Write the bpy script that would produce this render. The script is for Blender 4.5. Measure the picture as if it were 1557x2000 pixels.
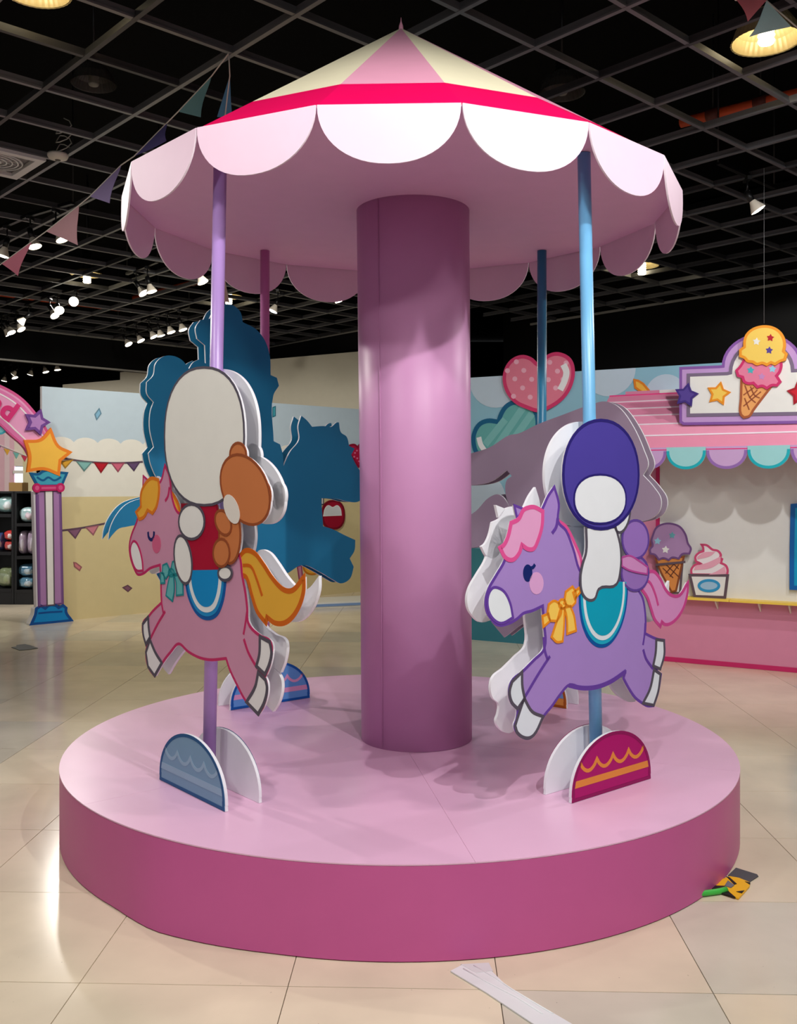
import bpy, bmesh, math, random
from mathutils import Vector, Matrix

for o in list(bpy.data.objects):
    bpy.data.objects.remove(o, do_unlink=True)
SC = bpy.context.scene
COL = SC.collection
random.seed(7)

# ------------------------------------------------------------------ camera
FPX = 1862.0          # focal length in pixels of the 1557 x 2000 frame
CX, HY = 778.5, 950.0 # principal column, horizon row
CZ = 1.5              # eye height
cam_data = bpy.data.cameras.new('camera')
cam = bpy.data.objects.new('camera', cam_data)
COL.objects.link(cam)
cam.location = (0, 0, CZ)
cam.rotation_euler = (math.pi / 2, 0, 0)
cam_data.sensor_fit = 'VERTICAL'
cam_data.sensor_height = 36.0
cam_data.lens = 36.0 * FPX / 2000.0
cam_data.shift_y = -(1000.0 - HY) / 2000.0
cam_data.clip_end = 200
SC.camera = cam

# ------------------------------------------------------------------ world, lights, exposure
SC.view_settings.view_transform = 'Standard'
SC.view_settings.look = 'None'
SC.view_settings.gamma = 1.0
SC.view_settings.use_curve_mapping = False
SC.view_settings.exposure = 0.56
w = bpy.data.worlds.new('hall')
SC.world = w
w.use_nodes = True
bg = w.node_tree.nodes['Background']
bg.inputs[0].default_value = (0.95, 0.97, 1.0, 1)
bg.inputs[1].default_value = 0.36


def spot(name, loc, target, power, angle=75, blend=0.6, radius=0.05, color=(1, 0.985, 0.98)):
    d = bpy.data.lights.new(name, 'SPOT')
    d.energy = power
    d.spot_size = math.radians(angle)
    d.spot_blend = blend
    d.shadow_soft_size = radius
    d.color = color
    o = bpy.data.objects.new(name, d)
    COL.objects.link(o)
    o.location = loc
    o.rotation_euler = (Vector(target) - Vector(loc)).to_track_quat('-Z', 'Y').to_euler()
    return o


# track spots aimed at the ride from the ceiling tracks around it
spot('track_light', (1.55, 1.15, 3.88), (0.1, 4.2, 1.2), 160, 80, 0.7, 0.03)
spot('track_light', (0.45, 1.30, 3.88), (-0.2, 4.2, 1.0), 78, 85, 0.7, 0.04)
spot('track_light', (-1.9, 0.9, 3.88), (0.1, 4.2, 1.2), 45, 80, 0.7, 0.05)
spot('track_light', (-3.9, 6.6, 3.88), (-0.3, 4.2, 0.6), 150, 70, 0.7, 0.05, (1, 0.95, 0.88))
spot('track_light', (3.6, 5.6, 3.88), (0.4, 4.3, 0.8), 70, 75, 0.7, 0.05)
# track spots washing the painted walls and the shop
spot('track_light', (2.2, 4.6, 3.88), (3.0, 8.0, 1.4), 130, 85, 0.7, 0.05)
spot('track_light', (3.9, 4.9, 3.88), (3.0, 8.2, 1.4), 110, 80, 0.7, 0.05)
spot('track_light', (-1.5, 8.6, 3.88), (-2.4, 12.0, 1.4), 170, 95, 0.7, 0.06, (1, 0.95, 0.86))
spot('track_light', (-4.6, 8.0, 3.88), (-3.6, 11.0, 1.2), 90, 85, 0.7, 0.06, (1, 0.95, 0.86))
spot('track_light', (-6.0, 10.2, 3.7), (-4.95, 12.4, 0.8), 260, 60, 0.7, 0.05)  # invented extra spot, added to brighten the stock on the far-left shelves
# broad high-bay downlights
for (lx, ly, pw) in [(-2.3, 2.0, 70), (2.6, 2.6, 70), (0.2, -1.2, 90), (-3.6, 5.0, 38), (3.9, 10.5, 60),
                     (-4.4, 12.6, 90), (-1.0, 9.8, 45), (2.4, -0.6, 60), (-7.0, 15.5, 90)]:
    spot('high_bay_light', (lx, ly, 3.86), (lx, ly, 0), pw, 174, 0.2, 0.12, (1, 0.95, 0.88))

# ------------------------------------------------------------------ materials
MATS = {}


def lin(c):
    r = []
    for v in c:
        v = v / 255.0
        r.append(v / 12.92 if v <= 0.04045 else ((v + 0.055) / 1.055) ** 2.4)
    return tuple(r) + (1.0,)


def mat(c, rough=0.5, spec=0.35, metal=0.0, emit=0.0, noise=0.04, scale=9.0, coat=0.0):
    """matte print / vinyl / paint in one colour with slight mottling"""
    key = (tuple(c), rough, spec, metal, emit, noise, scale, coat)
    if key in MATS:
        return MATS[key]
    m = bpy.data.materials.new('paint_%d_%d_%d' % tuple(int(v) for v in c))
    m.use_nodes = True
    nt = m.node_tree
    b = nt.nodes['Principled BSDF']
    b.inputs['Roughness'].default_value = rough
    b.inputs['Specular IOR Level'].default_value = spec
    b.inputs['Metallic'].default_value = metal
    if coat:
        b.inputs['Coat Weight'].default_value = coat
        b.inputs['Coat Roughness'].default_value = 0.12
    col = lin(c)
    if noise > 0:
        tc = nt.nodes.new('ShaderNodeTexCoord')
        n = nt.nodes.new('ShaderNodeTexNoise')
        n.inputs['Scale'].default_value = scale
        n.inputs['Detail'].default_value = 3
        mx = nt.nodes.new('ShaderNodeMix')
        mx.data_type = 'RGBA'
        mx.inputs[6].default_value = tuple(v * (1 - noise) for v in col[:3]) + (1,)
        mx.inputs[7].default_value = tuple(min(1, v * (1 + noise)) for v in col[:3]) + (1,)
        nt.links.new(tc.outputs['Object'], n.inputs['Vector'])
        nt.links.new(n.outputs['Fac'], mx.inputs[0])
        nt.links.new(mx.outputs[2], b.inputs['Base Color'])
    else:
        b.inputs['Base Color'].default_value = col
    if emit > 0:
        b.inputs['Emission Color'].default_value = col
        b.inputs['Emission Strength'].default_value = emit
    m.diffuse_color = col
    MATS[key] = m
    return m


WHITE = (236, 236, 238)


def tile_material():
    m = bpy.data.materials.new('polished_tile')
    m.use_nodes = True
    nt = m.node_tree
    b = nt.nodes['Principled BSDF']
    oi = nt.nodes.new('ShaderNodeObjectInfo')
    ramp = nt.nodes.new('ShaderNodeValToRGB')
    e = ramp.color_ramp.elements
    ramp.color_ramp.interpolation = 'LINEAR'
    e[0].position = 0.0
    e[0].color = lin((208, 200, 182))
    e[1].position = 1.0
    e[1].color = lin((226, 210, 184))
    x = e.new(0.12); x.color = lin((206, 199, 182))
    x = e.new(0.2); x.color = lin((220, 205, 180))
    x = e.new(0.7); x.color = lin((228, 214, 188))
    nt.links.new(oi.outputs['Random'], ramp.inputs[0])
    geo = nt.nodes.new('ShaderNodeNewGeometry')
    n1 = nt.nodes.new('ShaderNodeTexNoise')
    n1.inputs['Scale'].default_value = 3.0
    n1.inputs['Detail'].default_value = 6
    n2 = nt.nodes.new('ShaderNodeTexNoise')
    n2.inputs['Scale'].default_value = 60.0
    n2.inputs['Detail'].default_value = 2
    nt.links.new(geo.outputs['Position'], n1.inputs['Vector'])
    nt.links.new(geo.outputs['Position'], n2.inputs['Vector'])
    r1 = nt.nodes.new('ShaderNodeMapRange')
    r1.inputs[1].default_value = 0.3; r1.inputs[2].default_value = 0.7
    r1.inputs[3].default_value = 0.9; r1.inputs[4].default_value = 1.05
    nt.links.new(n1.outputs['Fac'], r1.inputs[0])
    r2 = nt.nodes.new('ShaderNodeMapRange')
    r2.inputs[1].default_value = 0.74; r2.inputs[2].default_value = 0.8
    r2.inputs[3].default_value = 1.0; r2.inputs[4].default_value = 0.6
    nt.links.new(n2.outputs['Fac'], r2.inputs[0])
    mu = nt.nodes.new('ShaderNodeMath'); mu.operation = 'MULTIPLY'
    nt.links.new(r1.outputs[0], mu.inputs[0]); nt.links.new(r2.outputs[0], mu.inputs[1])
    mx = nt.nodes.new('ShaderNodeMix'); mx.data_type = 'RGBA'; mx.blend_type = 'MULTIPLY'
    mx.inputs[0].default_value = 1.0
    nt.links.new(ramp.outputs[0], mx.inputs[6])
    nt.links.new(mu.outputs[0], mx.inputs[7])
    nt.links.new(mx.outputs[2], b.inputs['Base Color'])
    b.inputs['Roughness'].default_value = 0.17
    b.inputs['Specular IOR Level'].default_value = 0.55
    return m


# ------------------------------------------------------------------ object helpers
def link(o, parent=None):
    COL.objects.link(o)
    if parent is not None:
        o.parent = parent
    return o


def tag(o, label=None, cat=None, group=None, kind=None):
    if label: o['label'] = label
    if cat: o['category'] = cat
    if group: o['group'] = group
    if kind: o['kind'] = kind
    return o


def empty(name, loc=(0, 0, 0), label=None, cat=None, group=None, matrix=None):
    o = bpy.data.objects.new(name, None)
    o.empty_display_size = 0.1
    COL.objects.link(o)
    if matrix is not None:
        o.matrix_world = matrix
    else:
        o.location = loc
    tag(o, label, cat, group)
    return o


class MB:
    """collects shapes into one mesh; each shape carries a material"""
    def __init__(self):
        self.v = []; self.f = []; self.fm = []; self.mats = []; self.smooth = []

    def mi(self, m):
        if m not in self.mats:
            self.mats.append(m)
        return self.mats.index(m)

    def add(self, verts, faces, m, smooth=False):
        k = len(self.v)
        self.v += [tuple(p) for p in verts]
        i = self.mi(m)
        for f in faces:
            self.f.append([k + q for q in f]); self.fm.append(i); self.smooth.append(smooth)
        return self

    def box(self, c, s, m, rz=0.0):
        x, y, z = (q / 2 for q in s)
        vs = [(-x, -y, -z), (x, -y, -z), (x, y, -z), (-x, y, -z), (-x, -y, z), (x, -y, z), (x, y, z), (-x, y, z)]
        cr, sr = math.cos(rz), math.sin(rz)
        vs = [(c[0] + p[0] * cr - p[1] * sr, c[1] + p[0] * sr + p[1] * cr, c[2] + p[2]) for p in vs]
        return self.add(vs, [(0, 3, 2, 1), (4, 5, 6, 7), (0, 1, 5, 4), (1, 2, 6, 5), (2, 3, 7, 6), (3, 0, 4, 7)], m)

    def beam(self, p, q, wd, ht, m):
        p = Vector(p); q = Vector(q)
        d = (q - p).normalized()
        up = Vector((0, 0, 1)) if abs(d.z) < 0.9 else Vector((1, 0, 0))
        s = d.cross(up).normalized() * wd / 2
        u = s.normalized().cross(d).normalized() * ht / 2
        vs = [p - s - u, p + s - u, p + s + u, p - s + u, q - s - u, q + s - u, q + s + u, q - s + u]
        return self.add(vs, [(0, 3, 2, 1), (4, 5, 6, 7), (0, 1, 5, 4), (1, 2, 6, 5), (2, 3, 7, 6), (3, 0, 4, 7)], m)

    def tube(self, pts, r, m, n=12, cap=True):
        pts = [Vector(p) for p in pts]
        rs = r if isinstance(r, (list, tuple)) else [r] * len(pts)
        vs = []; fs = []
        ref = None
        for i, p in enumerate(pts):
            a = pts[max(0, i - 1)]; b = pts[min(len(pts) - 1, i + 1)]
            d = (b - a).normalized()
            if ref is None:
                ref = Vector((0, 0, 1)) if abs(d.z) < 0.9 else Vector((1, 0, 0))
            s = d.cross(ref).normalized()
            u = s.cross(d).normalized()
            ref = u
            for k in range(n):
                t = 2 * math.pi * k / n
                vs.append(p + (s * math.cos(t) + u * math.sin(t)) * rs[i])
        for i in range(len(pts) - 1):
            for k in range(n):
                k2 = (k + 1) % n
                fs.append((i * n + k, i * n + k2, (i + 1) * n + k2, (i + 1) * n + k))
        self.add(vs, fs, m, True)
        if cap:
            k0 = len(self.v) - len(vs)
            i = self.mi(m)
            self.f.append([k0 + k for k in reversed(range(n))]); self.fm.append(i); self.smooth.append(False)
            e = k0 + (len(pts) - 1) * n
            self.f.append([e + k for k in range(n)]); self.fm.append(i); self.smooth.append(False)
        return self

    def lathe(self, prof, m, c=(0, 0, 0), n=24):
        vs = []; fs = []
        for (r, z) in prof:
            for k in range(n):
                t = 2 * math.pi * k / n
                vs.append((c[0] + r * math.cos(t), c[1] + r * math.sin(t), c[2] + z))
        for i in range(len(prof) - 1):
            for k in range(n):
                k2 = (k + 1) % n
                fs.append((i * n + k, i * n + k2, (i + 1) * n + k2, (i + 1) * n + k))
        return self.add(vs, fs, m, True)

    def prism(self, pts, w0, w1, m, side=None):
        """outline in the local XY plane, extruded along Z"""
        n = len(pts)
        area = sum(pts[i][0] * pts[(i + 1) % n][1] - pts[(i + 1) % n][0] * pts[i][1] for i in range(n))
        if area < 0:
            pts = list(reversed(pts))
        top = [(p[0], p[1], w1) for p in pts]
        bot = [(p[0], p[1], w0) for p in pts]
        self.add(top, [list(range(n))], m)
        self.add(bot, [list(reversed(range(n)))], side or m)
        sd = [(i, (i + 1) % n, n + (i + 1) % n, n + i) for i in range(n)]
        self.add(bot + top, sd, side or m)
        return self

    def stroke(self, pts, wd, w0, w1, m, closed=False):
        n = len(pts)
        L = []; R = []
        for i in range(n):
            p = Vector(pts[i])
            if closed:
                a = Vector(pts[i - 1]); b = Vector(pts[(i + 1) % n])
            else:
                a = Vector(pts[max(0, i - 1)]); b = Vector(pts[min(n - 1, i + 1)])
            d1 = (p - a); d2 = (b - p)
            if d1.length < 1e-9: d1 = d2
            if d2.length < 1e-9: d2 = d1
            d = d1.normalized() + d2.normalized()
            if d.length < 1e-6: d = d1
            d.normalize()
            k = max(0.55, d.dot(d1.normalized()))
            nn = Vector((-d.y, d.x)) * (wd / 2 / k)
            L.append(p + nn); R.append(p - nn)
        vs = [(q.x, q.y, w1) for q in L] + [(q.x, q.y, w1) for q in R] + \
             [(q.x, q.y, w0) for q in L] + [(q.x, q.y, w0) for q in R]
        fs = []
        for i in range(n if closed else n - 1):
            j = (i + 1) % n
            fs.append((i, n + i, n + j, j))
            fs.append((i, j, 2 * n + j, 2 * n + i))
            fs.append((n + j, n + i, 3 * n + i, 3 * n + j))
        if not closed:
            fs.append((0, 2 * n, 3 * n, n)); fs.append((n - 1, 2 * n - 1, 4 * n - 1, 3 * n - 1))
        return self.add(vs, fs, m)

    def build(self, name, parent=None, loc=None):
        me = bpy.data.meshes.new(name)
        me.from_pydata(self.v, [], self.f)
        for m in self.mats:
            me.materials.append(m)
        for p, i, s in zip(me.polygons, self.fm, self.smooth):
            p.material_index = i; p.use_smooth = s
        big = any(len(f) > 4 for f in self.f)
        if big:
            bm = bmesh.new(); bm.from_mesh(me)
            ng = [f for f in bm.faces if len(f.verts) > 4]
            bmesh.ops.triangulate(bm, faces=ng, ngon_method='EAR_CLIP')
            bm.to_mesh(me); bm.free()
        me.update()
        o = bpy.data.objects.new(name, me)
        if loc is not None:
            o.location = loc
        return link(o, parent)


def copy_tree(root, parent=None):
    c = root.copy()
    COL.objects.link(c)
    c.parent = parent
    for ch in list(root.children):
        copy_tree(ch, c)
    return c


def smooth(pts, closed=True, sub=5, sharp=62):
    """curve through the points; turns sharper than `sharp` degrees stay corners"""
    P = [Vector(p) for p in pts]
    n = len(P)
    out = []
    def unit(a, b):
        d = b - a
        return d / d.length if d.length > 1e-9 else Vector((0, 0))
    tang = []
    for i in range(n):
        if not closed and i in (0, n - 1):
            tang.append(None); continue
        u1 = unit(P[i - 1], P[i]); u2 = unit(P[i], P[(i + 1) % n])
        ang = math.degrees(math.acos(max(-1, min(1, u1.dot(u2)))))
        if ang > sharp: tang.append(None)
        else:
            t = u1 + u2
            tang.append(t / t.length if t.length > 1e-9 else u1)
    for i in range(n if closed else n - 1):
        a = P[i]; b = P[(i + 1) % n]
        L = (b - a).length
        u = unit(a, b)
        m0 = (tang[i] if tang[i] is not None else u) * L
        m1 = (tang[(i + 1) % n] if tang[(i + 1) % n] is not None else u) * L
        for k in range(sub):
            t = k / sub
            h00 = 2 * t**3 - 3 * t**2 + 1; h10 = t**3 - 2 * t**2 + t
            h01 = -2 * t**3 + 3 * t**2; h11 = t**3 - t**2
            out.append(tuple(a * h00 + m0 * h10 + b * h01 + m1 * h11))
    if not closed:
        out.append(tuple(P[-1]))
    return out


def ell(cx, cy, rx, ry, n=28, rot=0.0, p=2.0):
    r = []
    for k in range(n):
        t = 2 * math.pi * k / n
        c, s = math.cos(t), math.sin(t)
        x = rx * math.copysign(abs(c) ** (2 / p), c); y = ry * math.copysign(abs(s) ** (2 / p), s)
        r.append((cx + x * math.cos(rot) - y * math.sin(rot), cy + x * math.sin(rot) + y * math.cos(rot)))
    return r


def zm(x0, y0, s):
    """a crop's own coordinates -> photograph coordinates"""
    return lambda pts: [(x0 + s * p[0], y0 + s * p[1]) for p in pts]


def ground(px, py, z=0.0):
    d = (CZ - z) * FPX / (py - HY)
    return Vector(((px - CX) / FPX * d, d, z))


def at_height(px, py, z):
    d = (z - CZ) * FPX / (HY - py)
    return Vector(((px - CX) / FPX * d, d, z))


def at_depth(px, py, d):
    return Vector(((px - CX) / FPX * d, d, CZ + (HY - py) / FPX * d))


class Plane:
    """upright plane through p0 (on the floor plan) running along t; local X = t, Y = up, Z = out towards the hall"""
    def __init__(self, p0, t, z0=0.0):
        self.p = Vector((p0[0], p0[1])); self.t = Vector((t[0], t[1])).normalized(); self.z0 = z0
        self.n = Vector((self.t.y, -self.t.x))

    def matrix(self):
        t, n = self.t, self.n
        return Matrix(((t.x, 0, n.x, self.p.x), (t.y, 0, n.y, self.p.y), (0, 1, 0, self.z0), (0, 0, 0, 1)))

    def uv(self, px, py, w=0.0):
        r = (px - CX) / FPX
        q = self.p + self.n * w
        # q + u t = s (r, 1)
        u = (r * q.y - q.x) / (self.t.x - r * self.t.y)
        s = q.y + u * self.t.y
        return (u, CZ + (HY - py) / FPX * s - self.z0)

    def out(self, pts, w=0.0):
        return [self.uv(p[0], p[1], w) for p in pts]


def piece(name, parent, plane, pts, w, fill, line=None, lw=0.008, th=0.0015, curve=True, sharp=62, sub=5, side=None, lines=()):
    """one cut-out or printed shape on a board: fill plus its drawn outline"""
    q = plane.out(pts, w)
    if curve:
        q = smooth(q, True, sub, sharp)
    mb = MB()
    mb.prism(q, w - th, w, mat(fill), side)
    if line is not None:
        mb.stroke(q, lw, w - th, w + 0.0008, mat(line), True)
    for (lp, lc, l2) in lines:
        mb.stroke(smooth(plane.out(lp, w), False, 5), l2, w - th, w + 0.0012, mat(lc))
    return mb.build(name, parent)


def board(name, parent, plane, outlines, w, th, front, back=None, curve=True):
    """foam board of one or several overlapping outlines sharing a face"""
    mb = MB()
    for (pts, sharp) in outlines:
        q = plane.out(pts, w)
        if curve: q = smooth(q, True, 5, sharp)
        mb.prism(q, w - th, w, front, None)
        if back is not None:
            n = len(q)
            area = sum(q[i][0] * q[(i + 1) % n][1] - q[(i + 1) % n][0] * q[i][1] for i in range(n))
            qq = q if area > 0 else list(reversed(q))
            mb.add([(p[0], p[1], w - th - 0.0006) for p in qq], [list(reversed(range(n)))], back)
    return mb.build(name, parent)


ORD = ['first', 'second', 'third', 'fourth', 'fifth', 'sixth', 'seventh', 'eighth', 'ninth', 'tenth']

# ================================================================== SETTING
ROT = math.radians(-1.8)
TS = 0.632
TILE = tile_material()
mb = MB()
mb.box((0, 9, -0.06), (44, 44, 0.108), mat((120, 112, 96), 0.4))
floor = mb.build('floor')
tag(floor, kind='structure')
CENTER = Vector((0.005, 4.52))
R_PLAT = 1.52
H_PLAT = 0.311
tm = MB()
g = TS - 0.003
tm.box((0, 0, -0.003), (g, g, 0.006), TILE)
tile0 = tm.build('floor_tile', floor)
tile0.rotation_euler.z = ROT
first = True
ax = Vector((math.cos(ROT), math.sin(ROT))); ay = Vector((-math.sin(ROT), math.cos(ROT)))
org = Vector((0.30, 2.84))
cells = []
for i in range(-13, 14):
    for j in range(-2, 19):
        c = org + ax * ((i + 0.5) * TS) + ay * ((j + 0.5) * TS)
        if c.y < 2.2 or abs(c.x) > 0.45 * c.y + 0.7:
            continue
        if (c - CENTER).length < R_PLAT - 0.48:
            continue
        cells.append(c)
cells.sort(key=lambda c: c.y)
for k, c in enumerate(cells[:300]):
    o = tile0 if k == 0 else tile0.copy()
    if k: link(o, floor)
    o.location = (c.x, c.y, 0)
# the rest of the polished floor, too far out to tell tiles apart
far = MB()
for k, c in enumerate(cells[300:]):
    far.box((c.x, c.y, -0.003), (g, g, 0.006), TILE, ROT)
for i in range(-26, 27):
    for j in range(-14, 40):
        c = org + ax * ((i + 0.5) * TS) + ay * ((j + 0.5) * TS)
        if -13 <= i < 14 and -2 <= j < 19 and not (c.y < 2.2 or abs(c.x) > 0.45 * c.y + 0.7):
            continue
        far.box((c.x, c.y, -0.003), (g, g, 0.006), TILE, ROT)
ft = far.build('outer_floor_tiles', floor)
tag(ft, kind='stuff')

# ---- ceiling: black slab with an open metal grid below it
BLACK = mat((6, 6, 7), 0.9, 0.1)
ceil = MB().box((0, 9, 5.3), (44, 44, 0.1), BLACK).build('ceiling')
tag(ceil, kind='structure')
GZ = 3.95
PHI = math.radians(42.4)
E1 = Vector((math.cos(PHI), math.sin(PHI))); E2 = Vector((math.sin(PHI), -math.cos(PHI)))
GS = 0.6
A0, B0 = 4.146, -3.415
BAR = mat((112, 112, 115), 0.4, 0.5, 0.3)
BARD = mat((70, 70, 72), 0.5, 0.4, 0.3)
BMIN = -14.9


def amax(b):
    return 9.62 if b < -9.3 else 11.2


def gp(a, b, z):
    q = E1 * a + E2 * b
    return (q.x, q.y, z)


for k in range(-30, 12):
    b = B0 + GS * k
    if b < BMIN or b > 1.6: continue
    a0 = -1.5
    bar = MB()
    mm = BARD if k % 5 == 2 else BAR
    bar.beam(gp(a0, b, GZ), gp(amax(b), b, GZ), 0.028, 0.012, mm)
    bar.beam(gp(a0, b, GZ + 0.024), gp(amax(b), b, GZ + 0.024), 0.006, 0.036, mm)
    bar.build('ceiling_grid_bar', ceil)
for k in range(-9, 16):
    a = A0 + GS * k
    if a > 11.2: continue
    b0 = BMIN if a <= 9.62 else -9.3
    bar = MB()
    mm = BARD if k % 4 == 1 else BAR
    bar.beam(gp(a, b0, GZ - 0.002), gp(a, 1.6, GZ - 0.002), 0.028, 0.012, mm)
    bar.beam(gp(a, b0, GZ + 0.024), gp(a, 1.6, GZ + 0.024), 0.006, 0.036, mm)
    bar.build('ceiling_grid_bar', ceil)
# pale edge angle where the grid meets the black fascias
EDGE = mat((150, 148, 142), 0.5)
t = MB(); t.beam(gp(-1.5, BMIN, GZ), gp(9.62, BMIN, GZ), 0.03, 0.03, EDGE)
tag(t.build('trim_1'), kind='structure')
t = MB(); t.beam(gp(9.62, BMIN, GZ), gp(9.62, -9.3, GZ), 0.03, 0.03, EDGE)
tag(t.build('trim_2'), kind='structure')
t = MB(); t.beam(gp(11.2, -9.3, GZ), gp(11.2, 1.6, GZ), 0.03, 0.03, EDGE)
tag(t.build('trim_3'), kind='structure')

DARK = mat((9, 9, 10), 0.85, 0.15)
# fascia dropping from the ceiling on the far left
f = MB(); f.beam(gp(-1.5, BMIN - 0.08, 4.32), gp(9.6, BMIN - 0.08, 4.32), 0.12, 1.76, DARK)
tag(f.build('wall_fascia_left'), kind='structure')
t = MB(); t.beam(gp(-1.5, BMIN - 0.01, 3.45), gp(9.6, BMIN - 0.01, 3.45), 0.03, 0.025, EDGE)
tag(t.build('trim_4'), kind='structure')
f = MB(); f.beam(gp(9.72, BMIN, 4.46), gp(9.72, -9.3, 4.46), 0.12, 1.58, DARK)
tag(f.build('wall_fascia_middle'), kind='structure')
f = MB(); f.beam(gp(11.32, -9.9, 2.6), gp(11.32, 3.6, 2.6), 0.12, 5.2, DARK)
tag(f.build('wall_back_right'), kind='structure')

# dark shell beyond
f = MB(); f.box((0, 24.5, 2.6), (44, 0.2, 5.2), DARK)
tag(f.build('wall_back'), kind='structure')
f = MB(); f.box((-16, 14, 2.6), (0.2, 24, 5.2), mat((60, 58, 54), 0.8))
tag(f.build('wall_left'), kind='structure')
f = MB(); f.box((12, 9, 2.6), (0.2, 30, 5.2), DARK)
tag(f.build('wall_right'), kind='structure')

# beige wall behind the painted backdrop
p2 = Vector((-0.656, 15.0)); p1 = Vector((-5.17, 17.7))
WB = Plane(p1, p2 - p1)
root = empty('wall_beige', matrix=WB.matrix()); tag(root, kind='structure')
L = (p2 - p1).length
mb = MB()
bw = mat((196, 190, 172), 0.7)
mb.prism([(0, 0), (L + 1.4, 0), (L + 1.4, 3.62), (0, 3.62)], -0.1, 0, bw)
mb.build('plaster_panel', root)
mb = MB()
mb.prism([(-1.6, 0), (0, 0), (0, 3.48), (-1.6, 3.48)], -0.12, -0.02, bw)
mb.build('plaster_panel', root)

# ---- painted backdrop wall on the left
PLB = Plane((-3.67, 10.7), (3.09, 2.85))
lb = empty('wall_backdrop_left', matrix=PLB.matrix()); tag(lb, kind='structure')
ZA = zm(0, 680, 320 / 1103)
def lbx(px):
    return PLB.uv(px, 900)[0]
ul = PLB.uv(82, 760)[0]; ur = 5.3
SKYB = (186, 204, 216)
mb = MB(); mb.prism([(ul, 0), (ur, 0), (ur, 2.6), (ul, 2.6)], -0.05, 0, mat(SKYB, 0.6), mat((225, 225, 225)))
mb.build('sky_panel', lb)
vc = PLB.uv(280, 868)[1]; vt = PLB.uv(200, 970)[1]
top = []
u = ul
step = (PLB.uv(235, 860)[0] - PLB.uv(190, 860)[0])
up = PLB.uv(144, 866)[0]
us = up - step * math.ceil((up - ul) / step)
x = us
sc = []
while x < ur:
    for q in range(8):
        tt = q / 8
        sc.append((min(max(x + step * tt, ul), ur), vc + 0.055 * math.sin(math.pi * tt) ** 0.6 if 0 < tt < 1 else vc))
    x += step
mb = MB(); mb.prism([(ul, vt), (ur, vt)] + list(reversed(sc)), 0.0, 0.001, mat((228, 226, 216), 0.6))
mb.build('cloud_band', lb)
mb = MB(); mb.prism([(ul, 0.0), (ur, 0.0), (ur, vt), (ul, vt)], 0.0, 0.002, mat((216, 200, 152), 0.6))
mb.build('sand_band', lb)


def lb_piece(name, pts, fill, line=None, lw=0.02, w=0.004, curve=False):
    return piece(name, lb, PLB, pts, w, fill, line, lw, 0.002, curve)


def lb_string(pts):
    m2 = MB(); m2.stroke(smooth(PLB.out(pts, 0.004), False, 6), 0.022, 0.002, 0.0045, mat((92, 74, 88)))
    return m2.build('bunting_line', lb)


lb_string(ZA([(430, 742), (560, 762), (700, 772), (850, 772), (960, 765), (1100, 748), (1250, 735)]))
for (pts, c) in [(((410, 765), (490, 752), (440, 805)), (224, 168, 52)), (((518, 764), (615, 770), (567, 825)), (130, 184, 180)),
                 (((637, 772), (725, 774), (680, 836)), (186, 12, 36)), (((753, 776), (835, 774), (795, 830)), (206, 100, 126)),
                 (((856, 772), (940, 768), (902, 824)), (98, 72, 112))]:
    lb_piece('printed_flag', ZA(pts), c, tuple(int(v * 0.75) for v in c), 0.016)
lb_string(ZA([(415, 1228), (540, 1212), (690, 1184), (800, 1160)]))
for (pts, c) in [(((455, 1222), (548, 1212), (507, 1278)), (136, 92, 122)), (((580, 1208), (662, 1194), (628, 1256)), (206, 130, 144))]:
    lb_piece('printed_flag', ZA(pts), c, tuple(int(v * 0.75) for v in c), 0.016)
for (pts, c) in [(((640, 446), (668, 408), (680, 440), (652, 480)), (126, 176, 204)),
                 (((498, 1444), (512, 1446), (548, 1474), (536, 1496), (502, 1470)), (206, 124, 132)),
                 (((828, 1612), (860, 1597), (886, 1616), (862, 1638)), (132, 88, 110))]:
    lb_piece('printed_confetti', ZA(pts), c, tuple(int(v * 0.75) for v in c), 0.014)
lb_piece('printed_confetti', [(533, 796), (538, 794), (538, 812), (533, 814)], (70, 160, 176), (30, 110, 130), 0.014)
# painted ferris wheel pieces showing past the blue cut-out
ZD = zm(500, 640, 220 / 733)
lb_piece('printed_strut', ZD([(270, 1555), (296, 1545), (304, 1640), (285, 1660)]), (196, 132, 160), (150, 60, 100), 0.02)
lb_piece('printed_strut', ZD([(425, 1100), (440, 1100), (440, 1150), (425, 1150)]), (206, 206, 208), (60, 60, 70), 0.014, 0.006)
gondola = piece('printed_gondola', lb, PLB, ZD(ell(505, 1218, 70, 90, 24, 0, 2.4)), 0.03, (160, 8, 44), (120, 0, 30), 0.03, 0.02, False)
piece('printed_window', lb, PLB, ZD([(440, 1225), (450, 1180), (470, 1158), (500, 1170), (530, 1158), (550, 1180), (556, 1220)]), 0.033, (214, 218, 222), (230, 230, 230), 0.012, 0.003)
lb_piece('printed_gondola', ZD(ell(365, 1560, 55, 45, 20)), (226, 168, 60), (200, 120, 20), 0.024, 0.006)
hb = piece('heart_balloon', lb, PLB, ZD([(640, 860), (605, 800), (605, 770), (640, 762), (665, 780), (690, 755), (730, 765), (740, 810), (700, 880), (668, 905)]), 0.03, (176, 16, 64), (140, 0, 46), 0.03, 0.02)
for (a, b_) in [(628, 790), (645, 815), (640, 840), (658, 800), (660, 850), (680, 820), (672, 870)]:
    piece('printed_dot', lb, PLB, ZD(ell(a, b_, 6, 6, 10)), 0.033, (216, 110, 150), None, 0, 0.002, False)

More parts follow.
